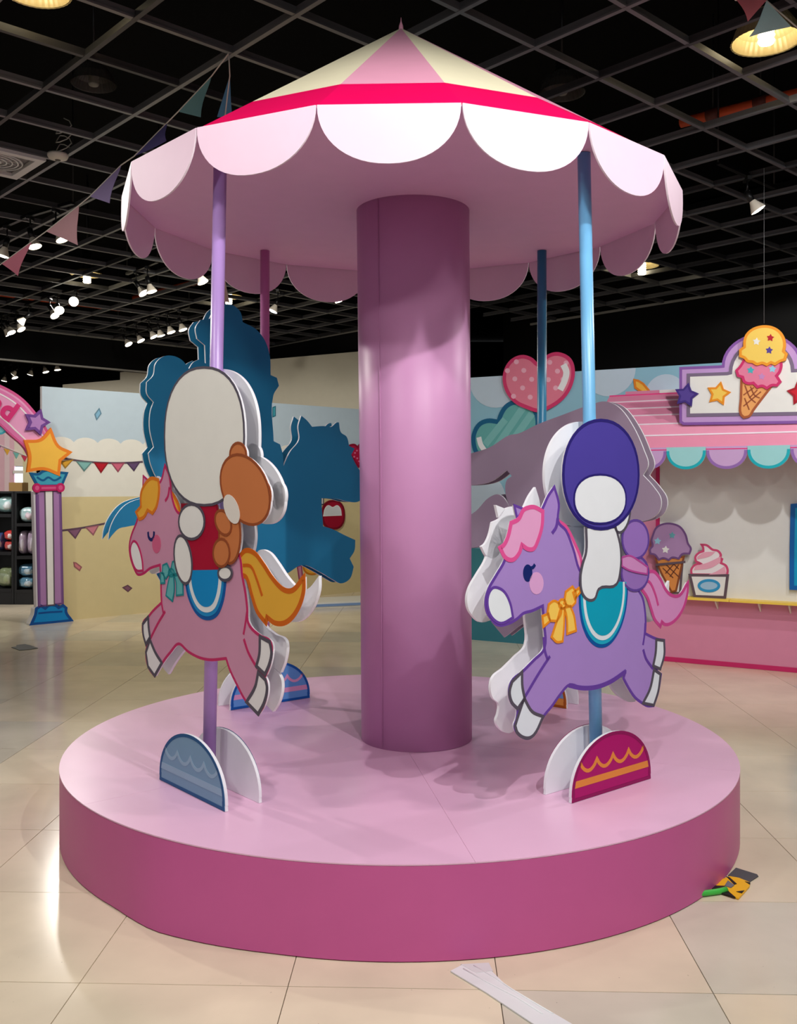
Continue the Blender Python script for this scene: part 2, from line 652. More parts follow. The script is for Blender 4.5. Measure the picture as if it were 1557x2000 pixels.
# low plinth along the backdrop, seen left of the column
pl = MB()
q = [PLB.uv(610, 1188, 0)[0], 0]
a_ = ground(612, 1188); b_ = ground(700, 1184); 
pd = (b_ - a_).normalized(); nn = Vector((-pd.y, pd.x, 0))
pts = [a_, a_ + pd * 2.2, a_ + pd * 2.2 + nn * 0.55, a_ + nn * 0.55]
pts2 = [(p.x, p.y) for p in pts]
pl.prism(pts2, 0.0, 0.065, mat((222, 222, 216), 0.3, 0.5))
plinth = pl.build('display_plinth')
tag(plinth, 'low pale plinth on the floor behind the purple-pink column', 'plinth')
st = MB(); st.beam((a_.x - nn.x * 0.004, a_.y - nn.y * 0.004, 0.03), (a_.x + pd.x * 2.2 - nn.x * 0.004, a_.y + pd.y * 2.2 - nn.y * 0.004, 0.03), 0.006, 0.03, mat((120, 150, 196), 0.3))
st.build('blue_stripe', plinth)

# ---- painted backdrop wall on the right
PRB = Plane((0.70, 9.34), (2.47 - 0.70, 8.38 - 9.34))
rb = empty('wall_backdrop_right', matrix=PRB.matrix()); tag(rb, kind='structure')
ul = -1.2; ur = 5.0; vtop = 2.565
mb = MB(); mb.prism([(ul, 0), (ur, 0), (ur, vtop), (ul, vtop)], -0.05, 0, mat((142, 190, 208), 0.6), mat((225, 225, 225)))
mb.build('sky_panel', rb)
v1 = PRB.uv(918, 1075)[1]
mb = MB(); mb.prism(smooth([(ul, 0.0), (ur, 0.0), (ur, v1), (0.9, v1 - 0.05), (0.2, v1 + 0.02), (ul, v1)], True, 4, 50), 0.0, 0.001, mat((66, 140, 152), 0.6))
mb.build('sea_band', rb)
mb = MB(); mb.prism([(ul, 0.0), (ur, 0.0), (ur, 0.28), (ul, 0.28)], 0.0, 0.002, mat((54, 122, 136), 0.6))
mb.build('lower_band', rb)
for (cx, cy, r) in [(970, 738, 55), (1190, 722, 52), (940, 975, 48), (1300, 770, 40)]:
    c = PRB.uv(cx, cy); rr = abs(PRB.uv(cx + r, cy)[0] - c[0])
    pts = [(x, min(y, vtop - 0.001)) for (x, y) in ell(c[0], c[1], rr, rr, 32)]
    mb = MB(); mb.prism(pts, 0.001, 0.003, mat((190, 208, 222), 0.6)); mb.build('cloud_spot', rb)
ZC = zm(880, 680, 540 / 1557)
ZI = zm(900, 680, 220 / 759)
heart = [(520, 112), (470, 72), (410, 58), (340, 90), (300, 160), (296, 230), (320, 300), (370, 360), (440, 395), (530, 420), (610, 390), (690, 330), (740, 250), (757, 150), (735, 80), (690, 48), (630, 40), (570, 70), (545, 112)]
hb = board('heart_balloon', rb, PRB, [(ZI(heart), 50)], 0.03, 0.012, mat((226, 120, 150)))
piece('printed_face', rb, PRB, ZI(heart), 0.032, (226, 124, 148), (206, 50, 104), 0.035, 0.002, True, 50)
for (a, b_) in [(425, 150), (365, 207), (478, 210), (417, 268), (468, 330), (375, 92), (600, 95), (652, 155), (590, 212), (640, 268), (356, 324), (560, 330), (710, 100), (315, 152), (690, 210)]:
    piece('printed_dot', rb, PRB, ZI(ell(a, b_, 17, 17, 12)), 0.034, (238, 176, 196), None, 0, 0.002, False)
m2 = MB(); m2.stroke(smooth(PRB.out(ZI([(692, 110), (712, 160), (700, 220), (670, 282)]), 0.034), False), 0.06, 0.032, 0.0355, mat((236, 236, 238))); m2.build('printed_highlight', rb)
cloud = [(110, 705), (88, 640), (90, 580), (125, 515), (180, 490), (255, 497), (275, 440), (310, 390), (365, 365), (440, 380), (500, 425), (520, 500), (500, 600), (400, 720), (240, 760)]
piece('heart_balloon', rb, PRB, ZI(cloud), 0.012, (98, 170, 168), (0, 92, 132), 0.045, 0.01, True, 50)
for (x0, y0, x1, y1) in [(165, 650, 300, 480), (230, 680, 420, 400), (330, 650, 480, 440)]:
    m2 = MB(); m2.stroke(PRB.out(ZI([(x0, y0), (x1, y1)]), 0.014), 0.07, 0.012, 0.0135, mat((122, 186, 184))); m2.build('printed_stripe', rb)
m2 = MB(); m2.stroke(smooth(PRB.out(ZI([(122, 600), (135, 650), (165, 695)]), 0.014), False), 0.05, 0.012, 0.0145, mat((232, 234, 236))); m2.build('printed_highlight', rb)
piece('printed_star', rb, PRB, zm(1200, 640, 357 / 1557)([(172, 446), (205, 452), (245, 478), (290, 530), (312, 560), (250, 560), (180, 510)]), 0.006, (240, 186, 70), (224, 130, 30), 0.02, 0.004, False)

# ================================================================== CAROUSEL
VINYL = dict(rough=0.34, spec=0.45, noise=0.03)
# ---- platform
plat = empty('carousel_platform', (CENTER.x, CENTER.y, 0), 'round pink carousel platform with a shaded, darker pink skirt on the tiled floor', 'platform')
N = 160
seam = math.atan2(3.25 - 4.52, -0.805)
top_v = []; bot_v = []
for k in range(N):
    t = 2 * math.pi * k / N
    d = (t - seam + math.pi) % (2 * math.pi) - math.pi
    bump = 0.03 * max(0, 1 - abs(d) / (0.30 if d > 0 else 0.16))
    top_v.append((R_PLAT * math.cos(t), R_PLAT * math.sin(t), H_PLAT - 0.006))
    bot_v.append(((R_PLAT + bump) * math.cos(t), (R_PLAT + bump) * math.sin(t), 0.004))
mb = MB()
SKIRT = mat((196, 88, 150), 0.38, 0.4, noise=0.03)  # pink vinyl deepened in colour to stand for the shaded side
mb.add(bot_v + top_v, [(i, (i + 1) % N, N + (i + 1) % N, N + i) for i in range(N)], SKIRT, True)
mb.add(bot_v, [list(reversed(range(N)))], SKIRT)
mb.build('skirt', plat)
mb = MB(); mb.prism([(p[0] * 0.9995, p[1] * 0.9995) for p in top_v], H_PLAT - 0.012, H_PLAT - 0.0025, mat((240, 214, 228), **VINYL)); mb.build('deck_base', plat)
DECK = mat((232, 184, 214), 0.3, 0.5, noise=0.03)  # paler than the skirt: bright light on the top put into the colour
for s in range(6):
    a0 = math.radians(39 + 60 * s); a1 = a0 + math.radians(60)
    gap = 0.0012
    pts = [(0.0, 0.0)]
    for q in range(25):
        t = a0 + (a1 - a0) * q / 24
        pts.append((R_PLAT * math.cos(t), R_PLAT * math.sin(t)))
    mid = (a0 + a1) / 2
    pts = [(p[0] + gap * math.cos(mid), p[1] + gap * math.sin(mid)) for p in pts]
    mb = MB(); mb.prism(pts, H_PLAT - 0.004, H_PLAT, DECK); mb.build('deck_panel', plat)

# ---- column
colm = empty('carousel_column', (0.08, CENTER.y, H_PLAT), 'thick glossy mauve-pink column standing in the middle of the carousel', 'column')
mb = MB()
H_ROOF = 2.81
hc = H_ROOF - H_PLAT
mb.tube([(0.006, 0, 0.001), (0.0, 0, hc * 0.5), (-0.012, 0, hc - 0.001)], [0.262, 0.264, 0.267], mat((202, 146, 190), 0.4, 0.35, noise=0.03), 64)
mb.build('shaft', colm)
mb = MB()
t0 = math.radians(233)
for q in range(4):
    t = t0 + q * 0.012
r0 = 0.266
x0 = r0 * math.cos(t0); y0 = r0 * math.sin(t0)
mb.tube([(x0 + 0.006, y0, 0.01), (x0, y0 - 0.001, hc * 0.5), (x0 - 0.014, y0 - 0.003, hc - 0.01)], 0.0025, mat((196, 138, 182), 0.4, 0.35), 6)
mb.build('wrap_seam', colm)

# ---- canopy
can = empty('carousel_canopy', (0.012, CENTER.y, H_ROOF), 'sixteen-sided carousel canopy in pink and cream with pale scalloped edge', 'canopy')
NS = 16
RC = 1.272
ANG0 = math.radians(-90 - 13.3)
HA = 3.673 - H_ROOF
PINKR = mat((226, 158, 184), 0.5); CREAM = mat((236, 228, 196), 0.5); MAG = mat((228, 0, 88), 0.45)
SCAL = mat((228, 196, 216), 0.45, 0.35)
UND = mat((230, 180, 216), 0.55)
cs = [(RC * math.cos(ANG0 + 2 * math.pi * k / NS), RC * math.sin(ANG0 + 2 * math.pi * k / NS)) for k in range(NS)]


def slab(p, th, m):
    """thin roof slab from a planar polygon, thickened inward"""
    P = [Vector(q) for q in p]
    n = (P[1] - P[0]).cross(P[2] - P[0]).normalized()
    if n.z < 0:
        P.reverse(); n = -n
    Q = [v - n * th for v in P]
    k = len(P)
    b = MB()
    b.add(P, [list(range(k))], m); b.add(Q, [list(reversed(range(k)))], m)
    b.add(Q + P, [(i, (i + 1) % k, k + (i + 1) % k, k + i) for i in range(k)], m)
    return b


f = 0.78
for k in range(NS):
    a = cs[k]; b = cs[(k + 1) % NS]
    up = slab([(0, 0, HA), (a[0] * f, a[1] * f, HA * (1 - f)), (b[0] * f, b[1] * f, HA * (1 - f))], 0.008, PINKR if k % 2 == 0 else CREAM)
    up.build('roof_panel', can)
    e = 1.0
    lo = slab([(a[0] * f, a[1] * f, HA * (1 - f)), (b[0] * f, b[1] * f, HA * (1 - f)), (b[0] * e, b[1] * e, 0.0), (a[0] * e, a[1] * e, 0.0)], 0.008, MAG)
    lo.build('roof_band', can)
    # hanging scallop
    A = Vector((a[0], a[1], 0)); B = Vector((b[0], b[1], 0))
    mid = (A + B) / 2; tx = (B - A).normalized(); W = (B - A).length
    out = Vector((mid.x, mid.y, 0)).normalized()
    prof = []
    n2 = 26
    for q in range(n2 + 1):
        t = math.pi * q / n2
        c, s = math.cos(t), math.sin(t)
        prof.append((W / 2 * 0.997 * math.copysign(abs(c) ** 0.92, c), -0.207 * s ** 0.95 if s > 0 else 0))
    poly = prof
    P = [mid + tx * u_ + Vector((0, 0, v_)) + out * (0.010 - 0.04 * v_) for (u_, v_) in poly]
    Q = [p - out * 0.007 for p in P]
    m3 = MB(); kk = len(P)
    m3.add(P, [list(range(kk))], SCAL); m3.add(Q, [list(reversed(range(kk)))], SCAL)
    m3.add(P + Q, [(i, (i + 1) % kk, kk + (i + 1) % kk, kk + i) for i in range(kk)], mat((242, 226, 236)))
    m3.build('scallop', can)
mb = MB(); mb.prism([(p[0] * 0.999, p[1] * 0.999) for p in cs], -0.008, -0.001, UND); mb.build('underside', can)
mb = MB(); mb.lathe([(0.012, -0.012), (0.01, 0.01), (0.003, 0.03), (0.001, 0.05)], PINKR, (0, 0, HA), 10); mb.build('tip', can)

# ================================================================== RIDES
BOARDW = mat((232, 233, 238), 0.45, 0.4, noise=0.01)
GREY = (84, 78, 92)


def ride_root(p, t, label):
    pl_ = Plane(p, t, H_PLAT)
    r = empty('carousel_horse_ride', matrix=pl_.matrix())
    tag(r, label, 'carousel ride', 'horse rides on the carousel')
    return pl_, r


def pole(root, c, lean=0.0, r=0.0255):
    b = MB()
    b.tube([(0, 0.001, 0), (lean * 0.5, hc * 0.5, 0), (lean, hc - 0.010, 0)], r, mat(c, 0.32, 0.5), 24)
    return b.build('pole', root)


def half(L, h, n=30):
    pts = [(-L / 2, 0.0), (-L / 2 + 0.002, 0.02)]
    for k in range(n + 1):
        t = math.pi - math.pi * k / n
        pts.append((L / 2 * math.cos(t), 0.02 + (h - 0.02) * math.sin(t) ** 0.95 if 0 < k < n else 0.02))
    pts += [(L / 2 - 0.002, 0.02), (L / 2, 0.0)]
    seen = []
    for p in pts:
        if not seen or (abs(p[0] - seen[-1][0]) + abs(p[1] - seen[-1][1])) > 1e-4: seen.append(p)
    return seen


def bases(root, gap, fill, line, deco, wave, u0=0.0, L=0.5, h=0.228):
    for s in (1, -1):
        o = MB()
        sh = [(p[0] + u0, p[1] + 0.001) for p in half(L, h)]
        zc = s * gap
        o.prism(sh, zc - 0.006, zc + 0.006, BOARDW)
        bo = o.build('base_board', root)
        fw = zc + s * 0.006
        lo, hi = (fw, fw + 0.001) if s > 0 else (fw - 0.001, fw)
        inn = half(L - 0.004, h - 0.002)
        m_ = MB(); m_.prism([(p[0] + u0, p[1] + 0.002) for p in inn], lo, hi, mat(fill)); m_.build('printed_face', bo)
        e0, e1 = (hi - 0.0004, hi + 0.001) if s > 0 else (lo - 0.001, lo + 0.0004)
        m_ = MB()
        bb = half(L - 0.022, h - 0.012)
        m_.stroke([(p[0] + u0, p[1] + 0.008) for p in bb], 0.013, e0, e1, mat(line), True)
        m_.build('printed_border', bo)
        m_ = MB()
        y0, y1 = 0.052, 0.078
        wd = lambda y: (L / 2 - 0.016) * math.sqrt(max(0.0, 1 - (max(0, y - 0.02) / (h - 0.02)) ** 2))
        m_.prism([(-wd(y0) + u0, y0), (wd(y0) + u0, y0), (wd(y1) + u0, y1), (-wd(y1) + u0, y1)], e0, e1, mat(deco))
        m_.build('printed_stripe', bo)
        m_ = MB()
        W = (L - 0.10)
        pts = []
        for k in range(4):
            for q in range(8):
                t = q / 8
                pts.append((-W / 2 + W * (k + t) / 4 + u0, 0.142 - wave * math.sin(math.pi * t) ** 0.75))
        pts.append((W / 2 + u0, 0.142))
        m_.stroke(pts, 0.014, e0, e1, mat(deco)); m_.build('printed_wave', bo)


def ring_set(name, fb, plane, outer, w, cols):
    """a saddle drawn as nested U shapes"""
    q = smooth(plane.out(outer, w), True, 5, 70)
    cx = sum(p[0] for p in q) / len(q); top = max(p[1] for p in q)
    sub = None
    root_o = None
    for k, (c, s) in enumerate(cols):
        pp = [(cx + (p[0] - cx) * s, top + (p[1] - top) * (1 - (1 - s) * 0.75)) for p in q]
        m_ = MB(); m_.prism(pp, w - 0.001 + 0.0011 * k, w + 0.0011 * k + 0.0004, mat(c))
        o = m_.build(name if k == 0 else 'saddle_trim', fb)


# ------------------------------------------------------------------ front left ride: pink horse
B = zm(180, 1000, 540 / 1557)
A = lambda pts: B([(p[0], p[1] - 1211) for p in pts])
PL, RL = ride_root((-0.742, 3.725), (0.657, -0.754),
                   'pink cut-out horse with yellow mane on lilac pole, white and crimson rider panel')
pole(RL, (172, 138, 202), 0.09)
bases(RL, 0.0725, (118, 160, 186), (0, 84, 134), (146, 182, 202), 0.034, 0.0, 0.515)
W1, W2, TH = 0.040, -0.034, 0.012
hbody = [(410, -262), (385, -170), (330, -150), (290, -60), (262, 20), (250, 60), (222, 130), (210, 190), (215, 250), (240, 325), (255, 350), (285, 348), (325, 318), (383, 298), (388, 400), (392, 510), (345, 555), (318, 588), (285, 630), (287, 690), (303, 748), (326, 714), (303, 790), (315, 870), (352, 925), (395, 850), (440, 790), (488, 742), (540, 785), (600, 818), (660, 832), (755, 825), (775, 885), (810, 960), (862, 1058), (935, 1140), (965, 1090), (985, 1010), (980, 950), (935, 885), (977, 918), (1002, 850), (1012, 760), (1002, 728), (945, 697), (878, 622), (873, 540), (862, 450), (845, 360), (830, 250), (700, 100), (560, 20), (480, 0), (450, -80), (435, -200)]
htail = [(830, 250), (865, 217), (915, 233), (960, 290), (1020, 380), (1080, 438), (1130, 440), (1192, 366), (1190, 450), (1150, 560), (1090, 622), (1030, 625), (985, 592), (978, 624), (930, 560), (900, 470), (870, 370), (838, 345)]
mane1 = [(330, 1022), (372, 1030), (377, 1080), (362, 1180), (340, 1218), (312, 1200), (292, 1238), (265, 1252), (248, 1212), (275, 1180), (275, 1110), (290, 1068)]
mane2 = [(430, 1085), (460, 1120), (490, 1190), (496, 1260), (490, 1345), (465, 1350), (440, 1280), (425, 1180)]
ear2 = [(288, 1008), (312, 1030), (302, 1066), (286, 1068)]
plaque = ell(632, 785, 224, 388, 40, 0, 2.3)
crim = [(505, -40), (700, -40), (735, 100), (745, 250), (725, 345), (640, 383), (570, 388), (540, 300), (515, 150)]
armw = ell(560, 55, 72, 98, 24)
legw = ell(512, 268, 48, 136, 24, -0.12)
footw = ell(748, 345, 38, 40, 20)
bearh = ell(862, 1085, 128, 205, 32, -0.35)
beare1 = ell(822, 890, 46, 68, 20)
beare2 = ell(965, 1120, 40, 80, 20)
bearb = ell(775, 130, 60, 160, 28)
beara = ell(738, 60, 42, 72, 20, -0.3)
bearl = ell(728, 230, 46, 78, 20)
outl = [(B(hbody), 62), (B(htail), 62), (A(mane1), 50), (A(mane2), 50), (A(ear2), 50), (A(plaque), 80), (B(crim), 62), (B(armw), 80), (B(legw), 80),
        (A(bearh), 80), (A(beare1), 80), (A(beare2), 80), (B(bearb), 80)]
fb = board('front_board', RL, PL, outl, W1, TH, BOARDW)
rbd = board('rear_board', RL, PL, outl, W1, TH, BOARDW, mat((214, 130, 168)))
rbd.location = (0, 0, W2 - W1 + TH)
HP, HPL = (206, 146, 176), (192, 40, 100)
lv = W1 + 0.0012
dl = 0.0013
piece('mane', fb, PL, A(mane2), lv, (238, 180, 62), (220, 116, 24), 0.014, sharp=50)
piece('ear', fb, PL, A(ear2), lv, HP, HPL, 0.008, sharp=50)
piece('tail', fb, PL, B(htail), lv, (230, 172, 58), (206, 98, 16), 0.018, sharp=62,
      lines=[(B([(850, 300), (895, 308), (928, 380), (958, 472)]), (206, 98, 16), 0.012)])
piece('horse_body', fb, PL, B(hbody), lv + dl, HP, HPL, 0.011,
      lines=[(B([(412, 560), (370, 630), (330, 710)]), HPL, 0.012), (B([(388, 400), (392, 510), (402, 570)]), HPL, 0.011), (B([(855, 715), (880, 790), (930, 880)]), HPL, 0.012), (B([(873, 560), (862, 640), (853, 690)]), HPL, 0.010), (B([(436, -140), (428, -90), (412, -62)]), HPL, 0.012)])
piece('mane', fb, PL, A(mane1), lv + 2 * dl, (240, 176, 60), (222, 120, 28), 0.014, sharp=50)
for hpts in ([(315, 592), (285, 632), (288, 690), (303, 745), (326, 705), (318, 650)], [(326, 722), (303, 790), (315, 870), (352, 922), (392, 850), (355, 790)],
             [(935, 905), (920, 980), (870, 1070), (935, 1138), (970, 1070), (985, 990), (976, 945)], [(945, 702), (1000, 732), (1010, 790), (1000, 850), (974, 914), (925, 868), (942, 800)]):
    piece('hoof', fb, PL, B(hpts), lv + 2 * dl, (232, 230, 232), GREY, 0.014, sharp=40)
piece('muzzle', fb, PL, B([(232, 165), (216, 205), (222, 260), (248, 325), (286, 330), (282, 275), (265, 205), (248, 172)]), lv + 2 * dl, (236, 234, 236), HPL, 0.010)
m_ = MB(); m_.stroke(smooth(PL.out(B([(314, 112), (318, 142), (332, 156), (345, 142), (348, 110)]), lv + 2 * dl), False), 0.014, lv, lv + 2 * dl, mat((20, 30, 96))); m_.build('closed_eye', fb)
piece('cheek', fb, PL, B(ell(362, 180, 24, 52, 20)), lv + 2 * dl, (208, 96, 136), None)
ring_set('saddle', fb, PL, B([(522, 330), (528, 430), (550, 510), (590, 580), (648, 610), (705, 585), (738, 510), (752, 430), (758, 330)]), lv + 2 * dl,
         [((0, 88, 164), 1.0), ((24, 140, 204), 0.90), ((228, 232, 236), 0.80), ((0, 138, 204), 0.66)])
TEAL, TEALL = (100, 180, 184), (24, 132, 142)
for nm, pp in (('bow_loop', [(440, 335), (420, 290), (398, 300), (396, 345), (415, 375)]), ('bow_loop', [(442, 335), (452, 282), (485, 270), (505, 300), (500, 345), (470, 358)]),
               ('bow_strap', [(386, 342), (404, 346), (408, 400), (386, 402)]),
               ('bow_tail', [(440, 350), (428, 400), (416, 470), (452, 502), (462, 440), (458, 355)]), ('bow_tail', [(462, 350), (474, 400), (474, 470), (512, 466), (506, 380), (490, 345)]),
               ('bow_knot', ell(446, 342, 16, 22, 14))):
    piece(nm, fb, PL, B(pp), lv + 3 * dl, TEAL, TEALL, 0.007, sharp=50)
# blank rider panel
piece('rider_torso', fb, PL, B(crim), lv + 4 * dl, (170, 4, 48), (134, 0, 34), 0.012)
piece('rider_leg', fb, PL, B(legw), lv + 5 * dl, (234, 232, 230), GREY, 0.011, curve=False)
piece('rider_leg', fb, PL, B(footw), lv + 5 * dl, (234, 232, 230), GREY, 0.011, curve=False)
piece('rider_head', fb, PL, A(plaque), lv + 5 * dl, (236, 234, 228), GREY, 0.010, curve=False)
piece('rider_arm', fb, PL, B(armw), lv + 6 * dl, (234, 232, 230), GREY, 0.011, curve=False)
BR_, BRL = (202, 120, 70), (148, 74, 38)
for nm, pp, k in (('toy_body', B(bearb), 6), ('toy_leg', B(bearl), 7), ('toy_arm', B(beara), 7), ('toy_ear', A(beare1), 7), ('toy_ear', A(beare2), 7), ('toy_head', A(bearh), 8)):
    piece(nm, fb, PL, pp, lv + k * dl, BR_, BRL, 0.010, curve=False)
piece('toy_muzzle', fb, PL, A(ell(785, 1195, 40, 86, 20, -0.3)), lv + 9 * dl, (230, 222, 214), None, curve=False)

# ------------------------------------------------------------------ front right ride: lilac horse
D = zm(880, 1050, 540 / 1557)
C = lambda pts: D([(p[0], p[1] - 1067) for p in pts])
PL, RR = ride_root((0.786, 3.775), (0.777, 0.63),
                   'lilac cut-out horse with pink mane on a sky blue pole, indigo and white rider panel')
pole(RR, (112, 178, 222), -0.079)
bases(RR, 0.064, (172, 0, 104), (140, 0, 86), (226, 142, 58), 0.036, 0.01, 0.49)
W1, W2, TH = 0.046, -0.060, 0.012
hbody = [(585, -284), (550, -232), (524, -175), (500, -130), (420, -120), (360, -60), (320, 60), (305, 130), (260, 210), (215, 290), (199, 350), (204, 410), (225, 450), (270, 492), (330, 482), (375, 457), (410, 427), (460, 412), (520, 384), (526, 470), (529, 625), (470, 690), (405, 756), (345, 810), (331, 870), (345, 930), (378, 966), (374, 1020), (362, 1060), (378, 1100), (435, 1131), (470, 1110), (525, 1005), (570, 950), (620, 880), (668, 830), (740, 847), (820, 842), (900, 812), (985, 757), (975, 792), (1000, 840), (1040, 900), (1085, 935), (1110, 948), (1145, 947), (1170, 870), (1186, 770), (1147, 740), (1183, 737), (1205, 660), (1204, 578), (1160, 570), (1096, 540), (1099, 480), (1094, 400), (1080, 335), (1050, 290), (960, 250), (850, 200), (740, 200), (690, 60), (650, -40), (607, -90), (610, -190)]
htail = [(1078, 292), (1100, 210), (1140, 190), (1180, 230), (1210, 290), (1240, 322), (1290, 325), (1338, 252), (1335, 310), (1310, 400), (1260, 470), (1210, 490), (1190, 474), (1182, 500), (1150, 460), (1130, 400), (1110, 340)]
mane1 = [(470, 895), (520, 920), (516, 1000), (492, 1085), (470, 1128), (438, 1132), (402, 1108), (388, 1152), (350, 1192), (310, 1180), (280, 1125), (302, 1108), (325, 1060), (342, 985), (385, 962), (412, 912), (440, 898)]
mane2 = [(602, 970), (650, 1005), (700, 1100), (735, 1190), (740, 1330), (690, 1332), (662, 1270), (645, 1240), (615, 1180), (598, 1100)]
ear2 = [(360, 885), (412, 906), (376, 958)]
hood = ell(848, 712, 212, 306, 40, 0, 2.1)
face = ell(843, 850, 146, 138, 32, 0, 2.2)
torso = [(765, -60), (930, -60), (958, 60), (957, 180), (935, 262), (835, 290), (812, 345), (775, 350), (742, 310), (733, 220), (745, 150), (765, 80)]
armw = ell(968, -118, 40, 92, 22, 0.22)
toyh = ell(1042, 10, 74, 108, 26)
toyb = ell(1040, 200, 76, 98, 26)
outl = [(D(hbody), 62), (D(htail), 62), (C(mane1), 50), (C(mane2), 50), (C(ear2), 50), (C(hood), 80), (D(torso), 62), (D(armw), 80), (D(toyh), 80), (D(toyb), 80)]
fb = board('front_board', RR, PL, outl, W1, TH, BOARDW)
rbd = board('rear_board', RR, PL, outl, W1, TH, BOARDW, mat((150, 134, 158)))
rbd.location = (0, 0, W2 - W1 + TH)
HP, HPL = (166, 134, 204), (100, 62, 158)
lv = W1 + 0.0012
PK, PKL = (226, 160, 204), (222, 82, 150)
piece('mane', fb, PL, C(mane2), lv, PK, PKL, 0.013, sharp=50)
piece('ear', fb, PL, C(ear2), lv, HP, HPL, 0.009, sharp=50)
piece('tail', fb, PL, D(htail), lv, (212, 142, 196), (198, 70, 140), 0.014,
      lines=[(D([(1090, 240), (1120, 250), (1150, 310), (1170, 382)]), (198, 70, 140), 0.011)])
piece('horse_body', fb, PL, D(hbody), lv + dl, HP, HPL, 0.011,
      lines=[(D([(560, 668), (500, 760), (420, 895)]), HPL, 0.012), (D([(526, 560), (532, 640), (548, 690)]), HPL, 0.011), (D([(1085, 630), (1100, 680), (1140, 738)]), HPL, 0.012),
             (D([(1097, 480), (1092, 550), (1084, 605)]), HPL, 0.010), (D([(604, -110), (595, -60), (572, -24)]), HPL, 0.014), (D([(668, 832), (740, 847), (820, 842), (900, 812), (988, 752)]), HPL, 0.018)])
piece('mane', fb, PL, C(mane1), lv + 2 * dl, PK, PKL, 0.016, sharp=50)
for hpts in ([(403, 757), (347, 812), (333, 870), (346, 928), (378, 963), (418, 905), (405, 840)], [(415, 905), (378, 1015), (364, 1060), (378, 1100), (435, 1129), (470, 1110), (522, 1008), (460, 980)],
             [(1147, 745), (1183, 770), (1170, 865), (1145, 944), (1085, 932), (1125, 850)], [(1160, 574), (1203, 580), (1204, 660), (1182, 740), (1142, 722), (1156, 650)]):
    piece('hoof', fb, PL, D(hpts), lv + 2 * dl, (222, 230, 238), GREY, 0.012, sharp=40)
piece('muzzle', fb, PL, D([(238, 284), (212, 330), (212, 400), (238, 455), (285, 482), (352, 450), (336, 370), (305, 308), (270, 284)]), lv + 2 * dl, (228, 234, 240), HPL, 0.010)
piece('eye', fb, PL, D(ell(436, 200, 26, 49, 20)), lv + 2 * dl, (12, 34, 104), None, curve=False,
      lines=[(D([(450, 172), (466, 166), (476, 152)]), (12, 34, 104), 0.012)])
piece('cheek', fb, PL, D(ell(485, 257, 40, 63, 20)), lv + 2 * dl, (220, 164, 214), None, curve=False)
ring_set('saddle', fb, PL, D([(724, 250), (726, 400), (745, 505), (785, 585), (838, 620), (895, 605), (948, 535), (982, 440), (998, 330), (998, 250)]), lv + 2 * dl,
         [((0, 84, 160), 1.0), ((24, 168, 200), 0.93), ((222, 232, 240), 0.85), ((0, 160, 190), 0.76)])
YB, YBL = (248, 204, 92), (232, 140, 30)
for nm, pp in (('bow_strap', [(518, 442), (552, 428), (560, 470), (524, 502)]), ('bow_strap', [(690, 310), (726, 282), (730, 308), (700, 345)]),
               ('bow_tail', [(620, 395), (605, 450), (570, 560), (600, 588), (632, 584), (640, 490), (642, 400)]), ('bow_tail', [(642, 395), (655, 450), (658, 542), (708, 524), (696, 440), (675, 385)]),
               ('bow_loop', [(626, 385), (585, 356), (554, 376), (548, 430), (562, 468), (600, 470), (622, 430)]), ('bow_loop', [(640, 370), (650, 305), (688, 276), (706, 310), (704, 365), (680, 388)]),
               ('bow_knot', ell(630, 374, 20, 26, 14))):
    piece(nm, fb, PL, D(pp), lv + 3 * dl, YB, YBL, 0.009, sharp=50)
piece('toy_body', fb, PL, D(toyb), lv + 3 * dl, (150, 112, 188), (96, 66, 150), 0.010, curve=False)
piece('toy_head', fb, PL, D(toyh), lv + 4 * dl, (150, 112, 190), (96, 66, 150), 0.010, curve=False)
piece('toy_band', fb, PL, D([(965, 112), (1010, 102), (1060, 130), (1110, 165), (1108, 205), (1050, 195), (1000, 180), (966, 160)]), lv + 5 * dl, (206, 140, 196), (180, 70, 150), 0.007)
piece('rider_torso', fb, PL, D(torso), lv + 5 * dl, (230, 234, 240), GREY, 0.011)
piece('rider_arm', fb, PL, D(armw), lv + 5 * dl, (230, 234, 240), GREY, 0.011, curve=False)
piece('rider_head', fb, PL, C(hood), lv + 6 * dl, (74, 62, 156), (40, 30, 112), 0.012, curve=False)
piece('rider_head_centre', fb, PL, C(face), lv + 7 * dl, (230, 234, 240), (40, 30, 112), 0.008, curve=False)

# ------------------------------------------------------------------ far left ride: seen from its blue back
PL, RBL = ride_root((-0.738, 5.265), (0.79, 0.61),
                    'horse ride cut-out with a plain teal back, mauve pole, behind the pink horse')
pole(RBL, (196, 120, 176), 0.0)
bases(RBL, 0.064, (96, 152, 220), (0, 84, 168), (218, 154, 198), 0.034, 0.0, 0.5)
TB = (24, 118, 158)
tealm = mat(TB, 0.5, 0.35)
zA = zm(180, 580, 540 / 1557)
rider = zA([(380, 1040), (330, 940), (318, 880), (348, 845), (325, 740), (330, 640), (347, 592), (310, 545), (308, 480), (345, 440), (358, 375), (400, 336), (455, 332), (505, 355), (545, 405), (570, 368), (605, 350), (640, 375), (636, 272), (592, 235), (583, 175), (610, 130), (662, 122), (690, 70), (740, 42), (790, 46), (835, 85), (848, 142), (920, 180), (970, 240), (1000, 330), (1005, 440), (1040, 455), (1052, 500), (1020, 555), (1022, 812), (1058, 830), (1072, 880), (1080, 1000), (1000, 1100), (600, 1200)])
